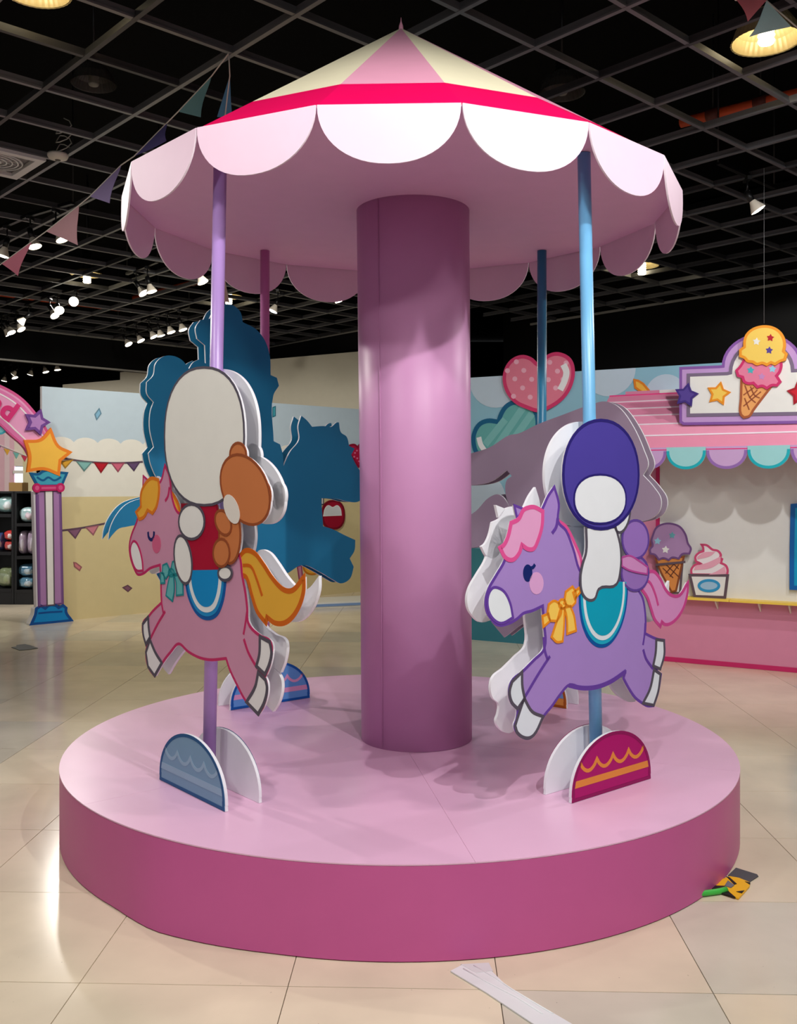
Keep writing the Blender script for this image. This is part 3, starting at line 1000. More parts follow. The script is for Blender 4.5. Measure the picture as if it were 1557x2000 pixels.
hz = ZD([(295, 573), (276, 640), (281, 728), (222, 808), (186, 884), (150, 980), (60, 1150), (-100, 1200), (-350, 1080), (-640, 1080), (-700, 1180), (-660, 1400), (-600, 1620), (-480, 1760), (-380, 1790), (-300, 1690), (-150, 1650), (50, 1640), (200, 1600), (300, 1545), (420, 1592), (505, 1642), (555, 1664), (612, 1632), (636, 1556), (610, 1502), (641, 1450), (646, 1382), (570, 1347), (500, 1312), (437, 1292), (424, 1110), (530, 1115), (600, 1132), (665, 1132), (720, 1080), (730, 1000), (690, 950), (650, 890), (620, 828), (642, 786), (606, 770), (590, 710), (552, 680), (540, 616), (525, 617), (490, 645), (440, 640), (365, 645), (330, 602)])
tl = zA([(92, 1368), (100, 1310), (130, 1240), (190, 1170), (265, 1138), (340, 1130), (400, 1200), (340, 1290), (250, 1285), (190, 1295), (150, 1305), (118, 1335)])
outl = [(rider, 42), (hz, 50), (tl, 62)]
W1, TH = 0.046, 0.012
fb = board('front_board', RBL, PL, outl, W1, TH, BOARDW)
mb = MB()
for (pts, sh) in outl:
    mb.prism(smooth(PL.out(pts, W1), True, 5, sh), W1, W1 + 0.001, tealm)
mb.build('painted_back', fb)
rbd = fb.copy(); link(rbd, RBL); rbd.name = 'rear_board'
rbd.location = (0, 0, -2 * W1 + TH)
for ch in list(fb.children):
    c_ = ch.copy(); link(c_, rbd)

# ------------------------------------------------------------------ far right ride: seen from its mauve back
PL, RBR = ride_root((0.792, 5.265), (0.79, -0.61),
                    'horse ride cut-out with a plain grey-mauve back, dark blue pole, behind the lilac horse')
pole(RBR, (46, 130, 168), 0.0)
bases(RBR, 0.064, (214, 142, 66), (164, 84, 16), (110, 150, 206), 0.034, -0.035, 0.45)
ro = [(840, 905), (880, 894), (918, 886), (958, 873), (995, 850), (1012, 847), (1050, 829), (1100, 810), (1155, 790), (1182, 784), (1207, 794), (1235, 830), (1258, 880), (1266, 908), (1256, 928), (1276, 950), (1291, 975), (1287, 1000), (1270, 1014), (1235, 1024), (1200, 1060), (1120, 1080), (1020, 1060), (1000, 1000), (988, 965), (990, 938), (1000, 930), (990, 918), (960, 940), (918, 948), (880, 945), (842, 930)]
ho = [(1010, 1060), (995, 990), (975, 966), (955, 972), (930, 998), (905, 1012), (870, 1012), (850, 1035), (860, 1060), (900, 1072), (936, 1068), (952, 1100), (975, 1160), (960, 1215), (985, 1245), (1030, 1215), (1100, 1220), (1160, 1215), (1200, 1240), (1230, 1215), (1220, 1150), (1200, 1060), (1120, 1020)]
outl = [(ro, 62), (ho, 62)]
mauve = mat((150, 134, 152), 0.5)
fb = board('front_board', RBR, PL, outl, W1, TH, BOARDW)
mb = MB()
for (pts, sh) in outl:
    mb.prism(smooth(PL.out(pts, W1), True, 5, sh), W1, W1 + 0.001, mauve)
mb.build('painted_back', fb)
rbd = fb.copy(); link(rbd, RBR); rbd.name = 'rear_board'
rbd.location = (0, 0, -2 * W1 + TH)
for ch in list(fb.children):
    c_ = ch.copy(); link(c_, rbd)

# ================================================================== ICE CREAM STALL
PS = Plane((2.285, 8.19), (0.871, -0.492))
stall = empty('ice_cream_stall', matrix=PS.matrix(), label='pink and white ice cream stall with striped awning on the right', cat='stall')
us0 = PS.uv(1222, 1000)[0]; us1 = 3.6
zs = PS.uv(1400, 1171)[1]
ztop = 2.33
sx = PS.uv(1288, 1000)[0]
PINKW = (214, 136, 166)
mb = MB(); mb.prism([(us0, 0.001), (us1, 0.001), (us1, zs), (us0, zs)], -0.3, 0.0, mat(PINKW, 0.5)); mb.build('counter_front', stall)
mb = MB(); mb.prism([(us0, zs + 0.001), (sx, zs + 0.001), (sx, ztop), (us0, ztop)], -0.3, 0.0, mat(PINKW, 0.5)); mb.build('side_panel', stall)
mb = MB(); mb.prism([(sx + 0.001, zs + 0.001), (us1, zs + 0.001), (us1, ztop), (sx + 0.001, ztop)], -0.3, 0.0, mat((230, 230, 226), 0.5)); mb.build('back_panel', stall)
mb = MB(); mb.prism([(sx - 0.028, zs + 0.02), (sx + 0.004, zs + 0.02), (sx + 0.004, ztop - 0.2), (sx - 0.028, ztop - 0.2)], 0.0, 0.006, mat((196, 36, 100))); mb.build('corner_trim', stall)
mb = MB(); mb.prism([(us0, 0.001), (us1, 0.001), (us1, 0.04), (us0, 0.04)], 0.0, 0.006, mat((196, 36, 100))); mb.build('base_trim', stall)
uj = PS.uv(1430, 1171)[0]
for (a, b) in ((us0 + 0.02, uj - 0.002), (uj + 0.002, us1)):
    mb = MB(); mb.add(*((lambda x0, x1: ([(x0, zs, 0), (x1, zs, 0), (x1, zs, 0.13), (x0, zs, 0.13), (x0, zs + 0.018, 0), (x1, zs + 0.018, 0), (x1, zs + 0.018, 0.13), (x0, zs + 0.018, 0.13)],
        [(0, 1, 2, 3), (4, 7, 6, 5), (0, 4, 5, 1), (1, 5, 6, 2), (2, 6, 7, 3), (3, 7, 4, 0)]))(a, b)), mat((244, 206, 84), 0.4))
    mb.build('shelf_board', stall)
for px in (1400, 1484, 1543):
    u = PS.uv(px, 1180, 0.05)[0]
    mb = MB(); mb.add([(u - 0.006, zs, 0.001), (u + 0.006, zs, 0.001), (u + 0.006, zs - 0.08, 0.001), (u - 0.006, zs - 0.08, 0.001), (u - 0.006, zs, 0.10), (u + 0.006, zs, 0.10), (u + 0.006, zs - 0.012, 0.10), (u - 0.006, zs - 0.012, 0.10)],
                     [(0, 1, 2, 3), (7, 6, 5, 4), (0, 4, 5, 1), (1, 5, 6, 2), (2, 6, 7, 3), (3, 7, 4, 0)], mat((226, 214, 206)))
    mb.build('bracket', stall)
# awning of curved planks
ua = PS.uv(1192, 771, 0.0)[0]
prof = []
for (wq, y) in zip((0.02, 0.13, 0.24, 0.34, 0.43, 0.49, 0.52), (770, 783, 797, 811.5, 829.4, 852, 880)):
    prof.append((wq, PS.uv(1290, y, wq)[1]))
PKA = [(228, 140, 172), (226, 136, 170), (228, 140, 172), (230, 146, 176), (240, 158, 186), (238, 148, 178)]
for k in range(6):
    (w0, z0), (w1, z1) = prof[k], prof[k + 1]
    e = 0.12
    wl, zl = w0 + (w1 - w0) * (1 - e), z0 + (z1 - z0) * (1 - e)
    for nm, pa, pb, cc, lift in (('awning_plank', (w0, z0), (wl, zl), PKA[k], 0.0), ('awning_stripe', (wl, zl), (w1, z1), (242, 226, 236) if k < 5 else (224, 44, 122), 0.004)):
        dw, dz = pb[0] - pa[0], pb[1] - pa[1]
        ln = math.hypot(dw, dz); nw, nz = -dz / ln, dw / ln
        t0, t1 = lift, -0.012
        q = [(pa[0] + nw * t0, pa[1] + nz * t0), (pb[0] + nw * t0, pb[1] + nz * t0), (pb[0] + nw * t1, pb[1] + nz * t1), (pa[0] + nw * t1, pa[1] + nz * t1)]
        mb = MB()
        vs = [(ua, z, w_) for (w_, z) in q] + [(us1, z, w_) for (w_, z) in q]
        mb.add(vs, [(0, 1, 2, 3), (7, 6, 5, 4), (0, 4, 5, 1), (1, 5, 6, 2), (2, 6, 7, 3), (3, 7, 4, 0)], mat(cc, 0.5))
        mb.build(nm, stall)
mb = MB(); mb.beam((ua, prof[0][1] + 0.004, 0.015), (us1, prof[0][1] + 0.004, 0.015), 0.012, 0.014, mat((224, 60, 130))); mb.build('awning_trim', stall)
w_s = 0.522
zf = PS.uv(1400, 879.5, w_s)[1]
ZL = 0.03
ub = [PS.uv(px, 882, w_s)[0] for px in (1302, 1379, 1461, 1544)]
stp = (ub[3] - ub[0]) / 3
k0 = -int((ub[0] - ua) / stp)
for k in range(k0, 8):
    x0 = ub[0] + stp * k
    if x0 < ua - 0.02: continue
    teal = (k % 2 == 0)
    fc, lc = ((160, 216, 218), (20, 176, 190)) if teal else ((206, 168, 214), (150, 108, 180))
    hh = stp / 2
    arc = [(x0 + hh - hh * math.cos(math.pi * q / 20), zf - 0.148 * math.sin(math.pi * q / 20) ** 0.9 if 0 < q < 20 else zf) for q in range(21)]
    wk = w_s + (0.004 if teal else 0.0)
    mb = MB(); mb.prism([(arc[0][0] + 0.001, zf + ZL)] + arc[1:-1] + [(arc[-1][0] - 0.001, zf + ZL)], wk - 0.006, wk, mat(fc))
    inn = [(x0 + hh - (hh - 0.012) * math.cos(math.pi * q / 20), zf - 0.136 * math.sin(math.pi * q / 20) ** 0.9 if 0 < q < 20 else zf) for q in range(21)]
    mb.stroke(inn, 0.022, wk - 0.001, wk + 0.0012, mat(lc))
    mb.build('awning_scallop', stall)


def star5(cx, cy, r, rot=0.0, inner=0.52):
    p = []
    for k in range(10):
        t = rot + math.pi * k / 5 - math.pi / 2
        q = r if k % 2 == 0 else r * inner
        p.append((cx + q * math.cos(t), cy + q * math.sin(t)))
    return p


# ---- sign on the awning
W_SG = 0.46
S = zm(1200, 640, 357 / 1557)
zsg = PS.uv(1400, 823, W_SG)[1]
m_sg = PS.matrix() @ Matrix.Translation((0, 0, 0))
sign = empty('stall_sign', matrix=PS.matrix(), label='white stall sign with purple frame, domed top and ice cream cone above the awning', cat='sign')
dome = []
for k in range(21):
    t = math.pi * k / 20
    dome.append((1258 - 330 * math.cos(t), 330 - 262 * math.sin(t) - 20 * k / 20))
outer = [(566, 346)] + [(900, 333)] + dome + [(1640, 305), (1960, 292), (1960, 795), (1500, 806), (590, 818), (566, 800)]
inner = [(632, 404), (960, 392)]
for k in range(17):
    t = math.pi * k / 16
    inner.append((1255 - 265 * math.cos(t), 385 - 255 * math.sin(t) - 18 * k / 16))
inner += [(1560, 365), (1895, 350), (1895, 725), (1500, 732), (632, 745)]
def spiece(name, pts, w, fill, line=None, lw=0.02, th=0.004, curve=False, sharp=62, lines=()):
    return piece(name, sign, PS, S(pts), w, fill, line, lw, th, curve, sharp, 5, None, [(S(l[0]), l[1], l[2]) for l in lines])
piece('sign_board', sign, PS, S(outer), W_SG, (196, 156, 212), (136, 88, 168), 0.022, 0.03, False)
spiece('sign_panel', inner, W_SG + 0.004, (236, 235, 230), (124, 108, 134), 0.026)
ws = W_SG + 0.012
spiece('star', star5(612, 575, 92, 0.18, 0.55), ws + 0.01, (86, 66, 150), (64, 44, 128), 0.016, 0.016, True, 40)
spiece('star', star5(888, 562, 92, 0.2, 0.55), ws, (248, 206, 90), (238, 148, 30), 0.016, 0.008, True, 40)
spiece('star', star5(1580, 555, 96, -0.15, 0.55), ws, (206, 20, 44), (170, 4, 34), 0.016, 0.008, True, 40)
spiece('waffle_cone', [(1085, 430), (1330, 510), (1185, 700), (1150, 752), (1105, 764), (1078, 735), (1080, 600)], ws, (238, 168, 100), (172, 92, 52), 0.018, 0.008, True, 50,
       [([(1112, 490), (1160, 600), (1205, 640)], (160, 84, 50), 0.010), ([(1160, 500), (1200, 580), (1240, 600)], (160, 84, 50), 0.010), ([(1100, 575), (1190, 510)], (160, 84, 50), 0.010),
        ([(1100, 670), (1250, 545)], (160, 84, 50), 0.010), ([(1110, 600), (1150, 700)], (160, 84, 50), 0.010), ([(1150, 600), (1220, 530)], (160, 84, 50), 0.010)])
spiece('scoop', [(1115, 262), (1075, 330), (1042, 365), (1055, 408), (1095, 420), (1110, 460), (1150, 475), (1185, 470), (1220, 505), (1260, 495), (1300, 515), (1340, 490), (1385, 490), (1412, 460), (1390, 425), (1380, 410), (1410, 370), (1420, 300), (1395, 250)],
       ws + 0.010, (230, 128, 160), (208, 44, 106), 0.020, 0.016, True, 50)
spiece('scoop', [(1130, 60), (1180, 15), (1250, -8), (1330, -5), (1400, 30), (1440, 90), (1450, 150), (1440, 200), (1465, 225), (1450, 270), (1410, 285), (1370, 310), (1335, 295), (1300, 315), (1260, 300), (1215, 310), (1180, 290), (1140, 285), (1110, 255), (1075, 240), (1075, 190), (1110, 165), (1112, 110)],
       ws + 0.020, (246, 208, 96), (240, 154, 34), 0.020, 0.026, True, 50)
for (x, y, r, c, w) in ((1212, 118, 34, (236, 234, 228), 0.022), (1330, 86, 34, (186, 16, 40), 0.022), (1320, 193, 34, (88, 66, 150), 0.022), (1162, 362, 34, (70, 180, 190), 0.012), (1348, 352, 34, (150, 208, 232), 0.012), (1256, 416, 32, (200, 140, 196), 0.012)):
    spiece('star_sprinkle', star5(x, y, r, 0.1, 0.55), ws + w, c, None, 0, 0.003)
# wire that holds the sign top to the ceiling grid
ctop = PS.matrix() @ Vector((PS.uv(1493, 632, ws)[0], PS.uv(1493, 632, ws)[1], ws + 0.01))
mb = MB(); mb.tube([ctop, (ctop.x, ctop.y, GZ)], 0.0011, mat((150, 150, 150), 0.4), 5)
tag(mb.build('hanging_wire'), 'thin wire from ceiling grid to top of the ice cream sign', 'wire')

# ---- cut-outs on the shelf
K = zm(1220, 960, 337 / 1557)
PW = 0.07
shelf_top = zs + 0.018


def standee(name, label, pieces_, cat):
    r = empty(name, matrix=PS.matrix(), label=label, cat=cat)
    for (nm, pts, w, fill, line, lw, curve, th, lines) in pieces_:
        piece(nm, r, PS, K(pts), PW + w, fill, line, lw, th, curve, 50, 5, None, lines)
    return r


BRN = (96, 78, 88)
standee('ice_cream_cutout', 'purple scoop ice cream cone cut-out standing on the yellow shelf', [
    ('stand', [(290, 668), (520, 650), (500, 915), (340, 915)], 0.0, (226, 226, 224), BRN, 0.018, False, 0.01, ()),
    ('waffle_cone', [(282, 610), (535, 590), (500, 740), (465, 895), (425, 905), (390, 840), (330, 730)], 0.006, (216, 138, 70), (132, 70, 36), 0.016, True, 0.006,
     ((K([(345, 690), (440, 780)]), (110, 58, 36), 0.009), (K([(365, 650), (490, 770)]), (110, 58, 36), 0.009), (K([(430, 640), (490, 700)]), (110, 58, 36), 0.009), (K([(370, 740), (450, 650)]), (110, 58, 36), 0.009), (K([(410, 770), (490, 660)]), (110, 58, 36), 0.009))),
    ('scoop', [(255, 400), (290, 325), (360, 292), (430, 292), (500, 320), (550, 390), (572, 470), (598, 515), (585, 560), (520, 565), (490, 605), (430, 595), (400, 618), (350, 600), (310, 615), (275, 570), (235, 560), (232, 520), (255, 490), (245, 440)], 0.012, (168, 132, 176), (110, 74, 128), 0.016, True, 0.006, ()),
    ('cone_holder', [(285, 655), (545, 630), (545, 642), (285, 668)], 0.016, BRN, BRN, 0.008, False, 0.004, ()),
    ('star_sprinkle', star5(298, 448, 34, 0.1, 0.55), 0.015, (150, 204, 226), None, 0, False, 0.003, ()),
    ('star_sprinkle', star5(430, 395, 32, 0.1, 0.55), 0.015, (96, 160, 170), None, 0, False, 0.003, ()),
    ('star_sprinkle', star5(370, 525, 36, 0.1, 0.55), 0.015, (228, 228, 224), None, 0, False, 0.003, ()),
], 'cutout')
standee('sundae_cutout', 'pink swirl sundae cup cut-out with blue oval on the yellow shelf', [
    ('cup', [(590, 755), (930, 758), (905, 955), (635, 945)], 0.0, (232, 230, 226), BRN, 0.022, False, 0.01, ()),
    ('cup_badge', ell(762, 850, 90, 48, 26), 0.003, (158, 194, 220), (46, 148, 200), 0.022, False, 0.003, ()),
    ('swirl', [(605, 748), (605, 700), (640, 660), (690, 650), (645, 630), (640, 590), (670, 555), (712, 538), (708, 500), (695, 480), (740, 485), (795, 525), (840, 535), (868, 570), (862, 600), (880, 610), (870, 645), (915, 670), (930, 710), (925, 752)], -0.001, (236, 228, 230), (206, 72, 116), 0.018, True, 0.008, ()),
    ('swirl_stripe', [(655, 590), (715, 550), (820, 545), (780, 580), (660, 612)], 0.002, (232, 166, 186), None, 0, True, 0.002, ()),
    ('swirl_stripe', [(625, 710), (640, 670), (740, 645), (868, 585), (865, 640), (780, 690)], 0.002, (232, 166, 186), None, 0, True, 0.002, ()),
    ('swirl_stripe', [(760, 750), (840, 715), (905, 672), (918, 745)], 0.002, (232, 166, 186), None, 0, True, 0.002, ()),
], 'cutout')
mb = MB()
q = PS.out(K([(1520, 130), (1900, 100), (1900, 880), (1510, 868), (1512, 500)]), 0.03)
mb.prism(q, 0.004, 0.03, mat((0, 160, 206))); mb.stroke(q, 0.035, 0.02, 0.032, mat((0, 98, 176)), True)
r = empty('menu_board', matrix=PS.matrix(), label='bright blue board on the white stall wall at the right edge', cat='board')
mb.build('board', r)

# ================================================================== ENTRANCE ARCH
arch = empty('entrance_arch', matrix=PLB.matrix(), label='pink entrance arch with stars on a purple striped pillar at the left', cat='arch')
Z7 = zm(0, 680, 140 / 538)
WA = 0.10


def ap(name, pts, w, fill, line=None, lw=0.03, th=0.006, curve=False, sharp=50, lines=()):
    return piece(name, arch, PLB, pts, WA + w, fill, line, lw, th, curve, sharp, 5, None, lines)


ap('pillar_board', ZA([(225, 965), (235, 960), (408, 960), (425, 1718), (245, 1745)]), 0.0, (206, 200, 208), None, 0, 0.07)
ap('pillar_face', ZA([(245, 962), (408, 960), (424, 1718), (262, 1738)]), 0.004, (170, 124, 178), (110, 70, 126), 0.02, 0.004)
ap('pillar_stripe', ZA([(302, 960), (356, 960), (366, 1728), (318, 1732)]), 0.007, (230, 228, 226), (94, 80, 94), 0.014, 0.003)
ap('pillar_groove', ZA([(249, 985), (262, 985), (274, 1735), (262, 1736)]), 0.007, (120, 82, 140), None, 0, 0.003)
ap('pillar_groove', ZA([(398, 985), (408, 985), (424, 1718), (414, 1720)]), 0.007, (120, 82, 140), None, 0, 0.003)
base = [(212, 1858), (240, 1790), (245, 1755), (275, 1735), (305, 1752), (330, 1732), (375, 1732), (395, 1748), (425, 1732), (446, 1750), (444, 1775), (482, 1832), (370, 1845)]
ap('pillar_base_board', ZA([(p[0] - 14, p[1]) for p in base]), -0.002, (222, 218, 216), None, 0, 0.09, True)
ap('pillar_base', ZA(base), 0.004, (0, 132, 200), (0, 74, 146), 0.03, 0.006, True, 50, [(ZA([(258, 1785), (330, 1778), (420, 1773)]), (0, 74, 146), 0.02)])
cap = [(210, 845), (262, 848), (290, 830), (330, 822), (365, 838), (400, 838), (450, 842), (415, 925), (255, 928)]
ap('pillar_capital', ZA(cap), 0.016, (62, 160, 186), (0, 88, 140), 0.028, 0.02, True, 50, [(ZA([(248, 868), (290, 890), (325, 870), (365, 890), (412, 868)]), (0, 88, 140), 0.022)])
ap('pillar_collar', ZA([(245, 928), (412, 926), (412, 952), (248, 956)]), 0.022, (214, 84, 136), (190, 24, 96), 0.02, 0.02)
ap('pillar_knob', ZA(ell(250, 941, 22, 24, 18)), 0.026, (214, 84, 136), (190, 24, 96), 0.024, 0.02)
ap('pillar_knob', ZA(ell(408, 939, 22, 24, 18)), 0.026, (214, 84, 136), (190, 24, 96), 0.024, 0.02)
ringo = [(-760, 190), (-500, 175), (-250, 205), (0, 285), (150, 372), (250, 475), (350, 620), (380, 720)]
ringi = [(240, 830), (190, 740), (80, 640), (0, 565), (-120, 490), (-300, 440), (-500, 425), (-760, 445)]
def mix(t):
    return [((1 - t) * a[0] + t * b[0], (1 - t) * a[1] + t * b[1]) for a, b in zip(ringo, list(reversed(ringi)))]
ap('arch_ring', Z7(ringo + ringi), -0.004, (232, 158, 200), (214, 84, 146), 0.03, 0.06, True, 80)
band = lambda a, b: Z7(mix(a) + list(reversed(mix(b))))
ap('arch_line', band(0.10, 0.20), -0.001, (224, 120, 178), None, 0, 0.004, True, 80)
ap('arch_line', band(0.20, 0.245), 0.0, (240, 230, 236), None, 0, 0.004, True, 80)
ap('arch_line', band(0.80, 0.845), 0.0, (240, 230, 236), None, 0, 0.004, True, 80)
ap('arch_line', band(0.86, 0.99), -0.001, (222, 116, 172), None, 0, 0.004, True, 80)
ap('arch_scallop', Z7(ell(0, 600, 46, 42, 20)), -0.03, (120, 196, 206), (60, 160, 180), 0.02, 0.02)
ap('star', Z7(star5(278, 556, 86, 0.32, 0.55)), 0.03, (176, 126, 192), (110, 64, 146), 0.03, 0.03, True, 40)
ap('star', Z7([(380, 617), (435, 735), (525, 782), (450, 842), (440, 945), (330, 905), (215, 918), (225, 810), (195, 700), (305, 690)]), 0.02, (240, 186, 72), (232, 128, 30), 0.034, 0.03, True, 40)
# lettering on the arch
for ch, (px, py), rot, sz in (('n', (-9.0, 787.0), -30, 0.27), ('d', (17.0, 803.0), -35, 0.29)):
    cu = bpy.data.curves.new('letter', 'FONT')
    cu.body = ch; cu.size = sz; cu.extrude = 0.003; cu.offset = 0.012; cu.align_x = 'CENTER'; cu.align_y = 'CENTER'
    to = bpy.data.objects.new('tmp', cu); COL.objects.link(to)
    bpy.context.view_layer.update()
    me = bpy.data.meshes.new_from_object(to.evaluated_get(bpy.context.evaluated_depsgraph_get()))
    bpy.data.objects.remove(to, do_unlink=True)
    me.materials.clear(); me.materials.append(mat((214, 40, 118)))
    lo = bpy.data.objects.new('letter', me); link(lo, arch)
    uu = PLB.uv(px, py, WA)
    lo.location = (uu[0], uu[1], WA + 0.002)
    lo.rotation_euler = (0, 0, math.radians(rot))

# ================================================================== SHELVES AND STOCK FAR LEFT
def blob(name, c, s, m, p=2.6, seed=0, amp=0.05, parent=None, n=20, k=12):
    rnd = random.Random(seed)
    ph = [rnd.uniform(0, 6.3) for _ in range(6)]
    vs = []; fs = []
    for i in range(k + 1):
        la = -math.pi / 2 + math.pi * i / k
        for j in range(n):
            lo_ = 2 * math.pi * j / n
            sp = lambda x: math.copysign(abs(x) ** (2 / p), x)
            x = sp(math.cos(la)) * sp(math.cos(lo_)); y = sp(math.cos(la)) * sp(math.sin(lo_)); z = sp(math.sin(la))
            f = 1 + amp * (math.sin(5 * lo_ + ph[0]) * math.cos(3 * la + ph[1]) + 0.6 * math.sin(9 * lo_ + ph[2] + 4 * la))
            vs.append((c[0] + s[0] / 2 * x * f, c[1] + s[1] / 2 * y * f, c[2] + s[2] / 2 * z * min(1.0, f)))
    for i in range(k):
        for j in range(n):
            fs.append((i * n + j, i * n + (j + 1) % n, (i + 1) * n + (j + 1) % n, (i + 1) * n + j))
    return MB().add(vs, fs, m, True).build(name, parent)


def film():
    m = bpy.data.materials.new('clear_plastic_film'); m.use_nodes = True
    nt = m.node_tree; b = nt.nodes['Principled BSDF']
    tr = nt.nodes.new('ShaderNodeBsdfTransparent'); gl = nt.nodes.new('ShaderNodeBsdfGlossy'); gl.inputs['Roughness'].default_value = 0.08
    gl.inputs['Color'].default_value = (0.9, 0.9, 0.9, 1)
    n = nt.nodes.new('ShaderNodeTexNoise'); n.inputs['Scale'].default_value = 14; n.inputs['Detail'].default_value = 3
    bp = nt.nodes.new('ShaderNodeBump'); bp.inputs['Strength'].default_value = 0.9
    nt.links.new(n.outputs['Fac'], bp.inputs['Height']); nt.links.new(bp.outputs['Normal'], gl.inputs['Normal'])
    mx = nt.nodes.new('ShaderNodeMixShader'); mx.inputs[0].default_value = 0.16
    nt.links.new(tr.outputs[0], mx.inputs[1]); nt.links.new(gl.outputs[0], mx.inputs[2])
    nt.links.new(mx.outputs[0], nt.nodes['Material Output'].inputs[0])
    return m


FILM = film()
SHK = mat((26, 26, 28), 0.45, 0.4)
DSH = 12.1


def shx(px): return (px - CX) / FPX * DSH
def shz(py): return CZ + (HY - py) / FPX * DSH


def shelf(x0, x1, levels, zt, label, d=DSH):
    r = empty('merchandise_shelf', ((x0 + x1) / 2, d, 0), label, 'shelf')
    w_ = x1 - x0
    for s in (-1, 1):
        MB().box((s * (w_ / 2 - 0.015), 0.22, zt / 2), (0.03, 0.44, zt - 0.002), SHK).build('side_frame', r)
    MB().box((0, 0.445, zt / 2), (w_ - 0.002, 0.01, zt - 0.002), SHK).build('back_panel', r)
    for z in levels:
        MB().box((0, 0.215, z - 0.02), (w_ - 0.064, 0.44, 0.04), SHK).build('shelf_board', r)
    MB().box((0, 0.22, zt - 0.01), (w_, 0.45, 0.025), SHK).build('top_board', r)
    MB().box((0, 0.21, 0.09), (w_ - 0.064, 0.42, 0.178), SHK).build('base_drawer', r)
    return r


shelf(shx(-62), shx(27), [shz(1004), shz(1078), shz(1150)], shz(960), 'black steel shelf with bagged plush, cut by the left edge of the photo')
shelf(shx(28), shx(68), [shz(1022), shz(1086), shz(1152)], shz(960), 'narrow black steel shelf with bagged plush beside the purple pillar')
goods = [
    # px0, px1, ytop, ybottom, colour, second colour, label, category
    (-12, 24, 968, 1002, (176, 214, 212), (230, 236, 238), 'mint green bagged plush on the top shelf at the left edge'),
    (32, 66, 990, 1021, (186, 214, 214), (226, 206, 214), 'mint and pale pink bagged plush on the upper shelf beside the pillar'),
    (2, 25, 1036, 1056, (214, 66, 62), (232, 216, 212), 'red and white bagged plush, upper of two on the middle shelf'),
    (2, 25, 1057, 1077, (206, 78, 74), (226, 206, 204), 'red and white bagged plush, lower of two on the middle shelf'),
    (-12, 0, 1040, 1077, (70, 90, 140), (200, 200, 206), 'dark blue bagged plush on the middle shelf at the very left edge'),
    (31, 46, 1036, 1085, (196, 176, 196), (214, 206, 214), 'slim lilac bagged plush on the middle shelf beside the pillar'),
    (48, 66, 1034, 1085, (190, 168, 190), (206, 196, 206), 'wide lilac bagged plush on the middle shelf beside the pillar'),
    (-12, 24, 1108, 1149, (146, 158, 118), (160, 170, 130), 'olive green bagged cushion on the bottom shelf at the left edge'),
    (29, 66, 1102, 1127, (96, 146, 176), (190, 206, 214), 'blue bagged cushion, upper of two on the bottom shelf'),
    (29, 66, 1127, 1151, (110, 160, 186), (196, 210, 216), 'pale blue bagged cushion, lower of two on the bottom shelf'),
]
for i, (p0, p1, y0, y1, c1, c2, lab) in enumerate(goods):
    xx = (shx(p0) + shx(p1)) / 2; ww = abs(shx(p1) - shx(p0)) * 0.97
    z1, z0 = shz(y0), shz(y1); hh = (z1 - z0)
    r = empty('bagged_plush', (xx, DSH + 0.19, z0), lab, 'plush toy', 'bagged plush and cushions on the far shelves')
    blob('plush_body', (0, 0, hh * 0.5), (ww * 0.92, 0.3, hh * 0.94), mat(c1, 0.8, 0.1, noise=0.25, scale=16), 3.4, i, 0.09, r)
    blob('plush_patch', (ww * 0.12, -0.11, hh * 0.42), (ww * 0.5, 0.12, hh * 0.55), mat(c2, 0.8, 0.1, noise=0.2, scale=20), 2.2, i + 40, 0.08, r)
    blob('clear_bag', (0, 0, hh * 0.5), (ww, 0.34, hh), FILM, 3.2, i + 80, 0.05, r, 28, 16)
# carton and papers on the shelf top
r = empty('cardboard_box', (shx(24), DSH + 0.2, shz(960) + 0.004), 'brown cardboard box on top of the far black shelf', 'box')
MB().box((0, 0, 0.055), (0.17, 0.2, 0.11), mat((150, 116, 66), 0.8)).build('carton', r)
MB().box((0, 0, 0.111), (0.172, 0.05, 0.002), mat((170, 140, 90), 0.5)).build('tape_strip', r)
# striped booth beyond the arch
dz_ = 14.6
fx = lambda px: (px - CX) / FPX * dz_
fz = lambda py: CZ + (HY - py) / FPX * dz_
booth = empty('striped_booth', (fx(20), dz_, 0), 'pink and white striped booth wall seen through the entrance arch', 'booth')
x = fx(-60); k = 0
while x < fx(29):
    x2 = min(x + fx(10) - fx(0), fx(29))
    MB().box(((x + x2) / 2 - fx(20), 0, 1.16), (x2 - x - 0.001, 0.05, 2.32), mat((240, 214, 220) if k % 2 else (236, 190, 204), 0.6)).build('striped_panel', booth)
    x = x2; k += 1
MB().box(((fx(46) + fx(70)) / 2 - fx(20), 0, 1.16), (fx(70) - fx(46), 0.05, 2.32), mat((226, 216, 178), 0.6)).build('cream_panel', booth)
MB().box(((fx(29) + fx(46)) / 2 - fx(20), 0.02, 0.9), (fx(46) - fx(29) - 0.004, 0.02, 1.8), mat((226, 240, 255), 0.5, emit=1.3, noise=0)).build('lit_doorway', booth)
MB().box(((fx(29) + fx(46)) / 2 - fx(20), 0, 2.06), (fx(46) - fx(29) - 0.002, 0.05, 0.5), mat((238, 224, 210), 0.6)).build('cream_panel', booth)
MB().box(((fx(29) + fx(46)) / 2 - fx(20), -0.03, 1.72), (fx(46) - fx(29) + 0.02, 0.03, 0.05), mat((236, 232, 226), 0.6)).build('door_frame', booth)
